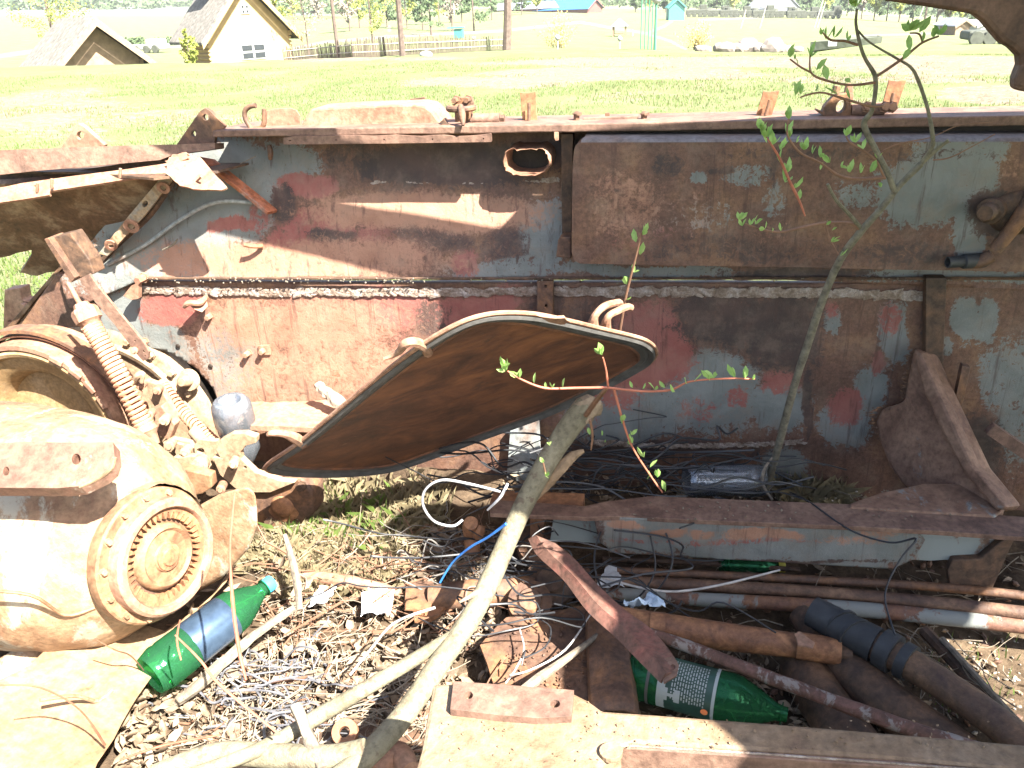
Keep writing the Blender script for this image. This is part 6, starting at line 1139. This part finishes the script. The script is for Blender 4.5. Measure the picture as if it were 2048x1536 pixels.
tree('bare_tree', 'small leafless tree between the log cabin and the thin trunk', 612, 42, 4.4, 'bare', 5, .05, crown=.6, start=.25, dens=.7, mat=BARE)
tree('leafy_tree', 'yellow green leafy tree behind the low hut at the top left corner', 105, 52, 5.6, 'leafy', 6, .12, crown=.85, start=.2, dens=3)
tree('conifer_shrub', 'slim yellow green conifer left of the log cabin', 368, 36, 1.55, 'leafy', 7, .03, crown=.42, start=.04, dens=3)
tree('conifer_shrub', 'yellow green conifer sapling against the right wall of the log cabin', 556, 44, 3.2, 'leafy', 8, .04, crown=.4, start=.05, dens=2)
tree('willow_bush', 'bare orange willow bush on the lawn left of the gazebo', 1119, 42, 1.8, 'bush', 9, .02, crown=1.2, dens=1.3, mat=FOLW)
tree('willow_bush', 'pale orange willow bush right of the lamp post', 1392, 48, 1.7, 'bush', 10, .02, crown=1.3, dens=1.5, mat=FOLW)
tree('fir_tree', 'dark fir tree standing alone at the right of the far tree line', 1846, 150, 11, 'pine', 13, .2, crown=.5, start=.25, dens=1.6, mat=FOLD)
tid = 20
GL = 'trees of the far tree line'
def lab_t(x, k): return None
lt = ['dark conifer', 'pale bare birch', 'olive green tree']
FT = sorted([(846, 150, 12, 0), (862, 120, 9, 0), (905, 140, 10, 1), (948, 140, 11, 0), (700, 150, 9, 1), (720, 170, 10, 2), (775, 170, 11, 0), (815, 160, 10, 2), (880, 180, 12, 2), (925, 190, 12, 0), (985, 200, 12, 0), (1045, 230, 12, 0), (1075, 240, 11, 2), (1270, 260, 10, 0), (1300, 270, 10, 2), (1330, 270, 11, 0),
                                        (1395, 290, 11, 0), (1430, 300, 12, 0), (1465, 300, 12, 2), (1500, 310, 12, 0), (1610, 310, 12, 0), (1650, 300, 12, 2), (1690, 290, 12, 0), (1720, 220, 12, 1), (1745, 210, 11, 2), (1770, 210, 11, 0), (1795, 205, 11, 2), (1822, 205, 10, 0), (1870, 200, 9, 1), (1895, 200, 9, 2), (1920, 190, 8, 2), (1945, 190, 8, 0), (1968, 180, 7, 1), (1520, 320, 12, 1), (1560, 340, 14, 0), (590, 260, 10, 2), (640, 240, 10, 1), (560, 300, 11, 0)])
cnt = [0, 0, 0]
for i, (x, dist, H, kd) in enumerate(FT):
    od = ORD[cnt[kd]]; cnt[kd] += 1
    tree('far_tree', od + ' ' + lt[kd] + ' from the left in the far tree line', x, dist, H, ['pine', 'bare', 'leafy'][kd], 40 + i, .16, 0, GL, .5, .15, 1.5, [FOLD, BARE, FOLY][kd], dist * .0016)
# far forest masses
rs_ = random.Random(77); V, F = [], []
for i in range(2600):
    x = rs_.uniform(560, 2300); dist = rs_.uniform(360, 460) if x > 1000 else rs_.uniform(320, 430); g0 = G(x, dist); h = rs_.uniform(6, 13); add_leaves((V, F), g0 + Vector((0, 0, h * .5)), h * .35, 14, .9, rs_)
for i in range(2400):
    x = rs_.uniform(-300, 680); dist = rs_.uniform(560, 760); g0 = G(x, dist); h = rs_.uniform(5, 9); k = noise.noise(Vector((x * .012, dist * .01, 0)))
    if k > -.05 or dist > 700: add_leaves((V, F), g0 + Vector((0, 0, h * .4)), h * .5, 10, 1.3, rs_)
tag(soup('forest', [tuple(v) for v in V], F, FOLD), 'hazy far forest along the horizon', 'forest', kind='stuff')
# hedge line across the left field
V, F = [], []
for a, b, n in (((225, 118), (280, 112), 40), ((295, 112), (385, 100), 60)):
    for i in range(n): t = i / n; x = a[0] + (b[0] - a[0]) * t; g0 = G(x, 150 + 10 * t); add_leaves((V, F), g0 + Vector((0, 0, .5)), .8, 18, .3, rs_)
tag(soup('hedge', [tuple(v) for v in V], F, FOLD), 'dark low hedge line across the pale field behind the log cabin', 'hedge')
# boulders
for i, (x, r_) in enumerate(((1405, .30), (1418, .22), (1440, .32), (1458, .42), (1472, .36), (1497, .62), (1486, .34), (1520, .3), (1535, .34), (1546, .5), (1568, .3), (1580, .26), (1600, .24))):
    g0 = G(x, 36 + (i % 3) * .7); bm = bmesh.new(); bmesh.ops.create_icosphere(bm, subdivisions=2, radius=1, matrix=Matrix.Translation(g0 + Vector((0, 0, r_ * .35))) @ Matrix.Rotation(i, 4, 'Z') @ Matrix.Diagonal((r_ * .95, r_ * .7, r_ * .62, 1)))
    for v in bm.verts: v.co += (v.co - g0) * .35 * noise.noise(v.co * 2.3 + Vector((i, 0, 0)))
    tag(obj('boulder', bm, STONE), 'largest pale boulder with flat top in the row beside the track' if i == 5 else ORD[i] + ' boulder from the left in the pale row along the track', 'boulder', None if i == 5 else 'row of pale boulders')
# boat
bt = G(1690, 34); be = empty('rowing_boat', bt); tag(be, 'grey green upturned boat with white mark lying by the track', 'boat')
bm = bmesh.new(); sec = []
for i in range(9):
    t = i / 8; wd_ = .45 * math.sin(math.pi * min(1, .25 + .75 * (1 - t))) + .02; zz = .42 + .12 * t; x0 = -1.15 + 2.4 * t; sec.append([bm.verts.new(bt + Vector((x0, y_ * wd_, z_))) for y_, z_ in ((-1, zz), (-.85, .12 + .2 * t), (0, .05 + .25 * t), (.85, .12 + .2 * t), (1, zz))])
for a, b in zip(sec, sec[1:]):
    for k in range(4): bm.faces.new((a[k], a[k + 1], b[k + 1], b[k]))
bm.faces.new(sec[0]); bm.faces.new(sec[-1][::-1]); o = obj('boat_hull', bm, plain('boat_green', (.09, .10, .075), .7, 3, .2), be); m = o.modifiers.new('t', 'SOLIDIFY'); m.thickness = .04
bm = bmesh.new(); add_box(bm, bt + Vector((-.45, -.46, .38)), .3, .03, .2); obj('registration_plate', bm, WHT, be)
# pale vehicle and parked machines
def vehicle(px, dist, L, Hh, mat, label, group, seed, kind=0):
    g0 = G(px, dist); e = empty('parked_vehicle', g0); tag(e, label, 'vehicle', group); rv = random.Random(seed)
    bm = bmesh.new(); add_box(bm, g0 + Vector((0, 0, Hh * .42)), L, 2.2, Hh * .4); bev(obj('body', bm, mat, e), .15)
    if kind == 0: bm = bmesh.new(); add_box(bm, g0 + Vector((L * .28, 0, Hh * .78)), L * .32, 2, Hh * .42); bev(obj('cab', bm, mat, e), .12)
    elif kind == 1:
        bm = bmesh.new(); add_lathe(bm, [(1.0, 0), (.9, .5), (.5, .6), (0, .6)], g0 + Vector((0, 0, Hh * .6)), (0, 0, 1), 12); obj('turret', bm, mat, e); bm = bmesh.new(); add_tube(bm, [(*(g0 + Vector((0, -.5, Hh * .75))), .1), (*(g0 + Vector((-L * .8, -1, Hh * .95))), .08)], 6); obj('barrel', bm, mat, e)
    for k in (-.36, -.12, .14, .36):
        bm = bmesh.new(); add_lathe(bm, [(0, .2), (.45, .2), (.5, .1), (.5, -.1), (0, -.1)], g0 + Vector((k * L, -1.15, .45)), (0, -1, 0), 12); obj('wheel', bm, OLIVE, e)
    return e
for i, x in enumerate((1392, 1412, 1436, 1455, 1478, 1506, 1524, 1545, 1566, 1588, 1612, 1634, 1655)):
    vehicle(x, 215 + (i % 3) * 4, 5.2 - (i % 2), 2.4 + .3 * (i % 3 == 0), OLIVE, ORD[i] + ' dark olive army vehicle from the left in the far parked row', 'row of parked army vehicles', i, i % 2)
vehicle(1985, 70, 3.6, 1.5, OLIVE, 'dark trailer loaded with a beam at the right edge of the lawn', None, 3, 2)
tag(vehicle(285, 120, 5.5, 1.6, WHT, 'white car parked on the field left of the log cabin', None, 5, 0), None, 'car')
for i, (x, ln) in enumerate(((1481, 30), (1519, 36), (1628, 44), (1634, 40), (1830, 46))):
    g0 = G(x, 140); bm = bmesh.new(); add_tube(bm, [(*g0, .1), (*(g0 + Vector((ln * 140 / 1600 * .22, 0, ln * 140 / 1600))), .08)], 6); tag(obj('lamp_pole', bm, GREYW), ORD[i] + ' pale leaning pole from the left before the far tree line', 'pole', 'far pale poles')
tag(tube('white_stake', [(1265, 72, 110, 3), (1265, 60, 110, 3)], WHT), 'short white stake beside the lawn path right of the gazebo', 'stake')
bm = bmesh.new(); g0 = G(848, 27.5); bmesh.ops.create_icosphere(bm, subdivisions=2, radius=1, matrix=Matrix.Translation(g0 + Vector((0, 0, .05))) @ Matrix.Diagonal((.22, .14, .12, 1))); tag(obj('plastic_bag', bm, WHT, None, True), 'small white bag lying on the meadow edge by the fence', 'bag')

# ------------------------------------------------------------------ air
bm = bmesh.new(); zlo = float(V_ground_min) - 1.5; bmesh.ops.create_cube(bm, size=1, matrix=Matrix.Translation((0, 0, (zlo + 45) / 2)) @ Matrix.Diagonal((6400, 6400, 45 - zlo, 1)))
hz = bpy.data.materials.new('haze'); hz.use_nodes = True; t_ = hz.node_tree; t_.nodes.remove(t_.nodes['Principled BSDF']); pv = t_.nodes.new('ShaderNodeVolumePrincipled'); pv.inputs['Color'].default_value = (.93, .95, .97, 1); pv.inputs['Density'].default_value = .00028; pv.inputs['Anisotropy'].default_value = .2
t_.links.new(pv.outputs[0], t_.nodes['Material Output'].inputs['Volume']); tag(obj('haze', bm, hz), kind='stuff')
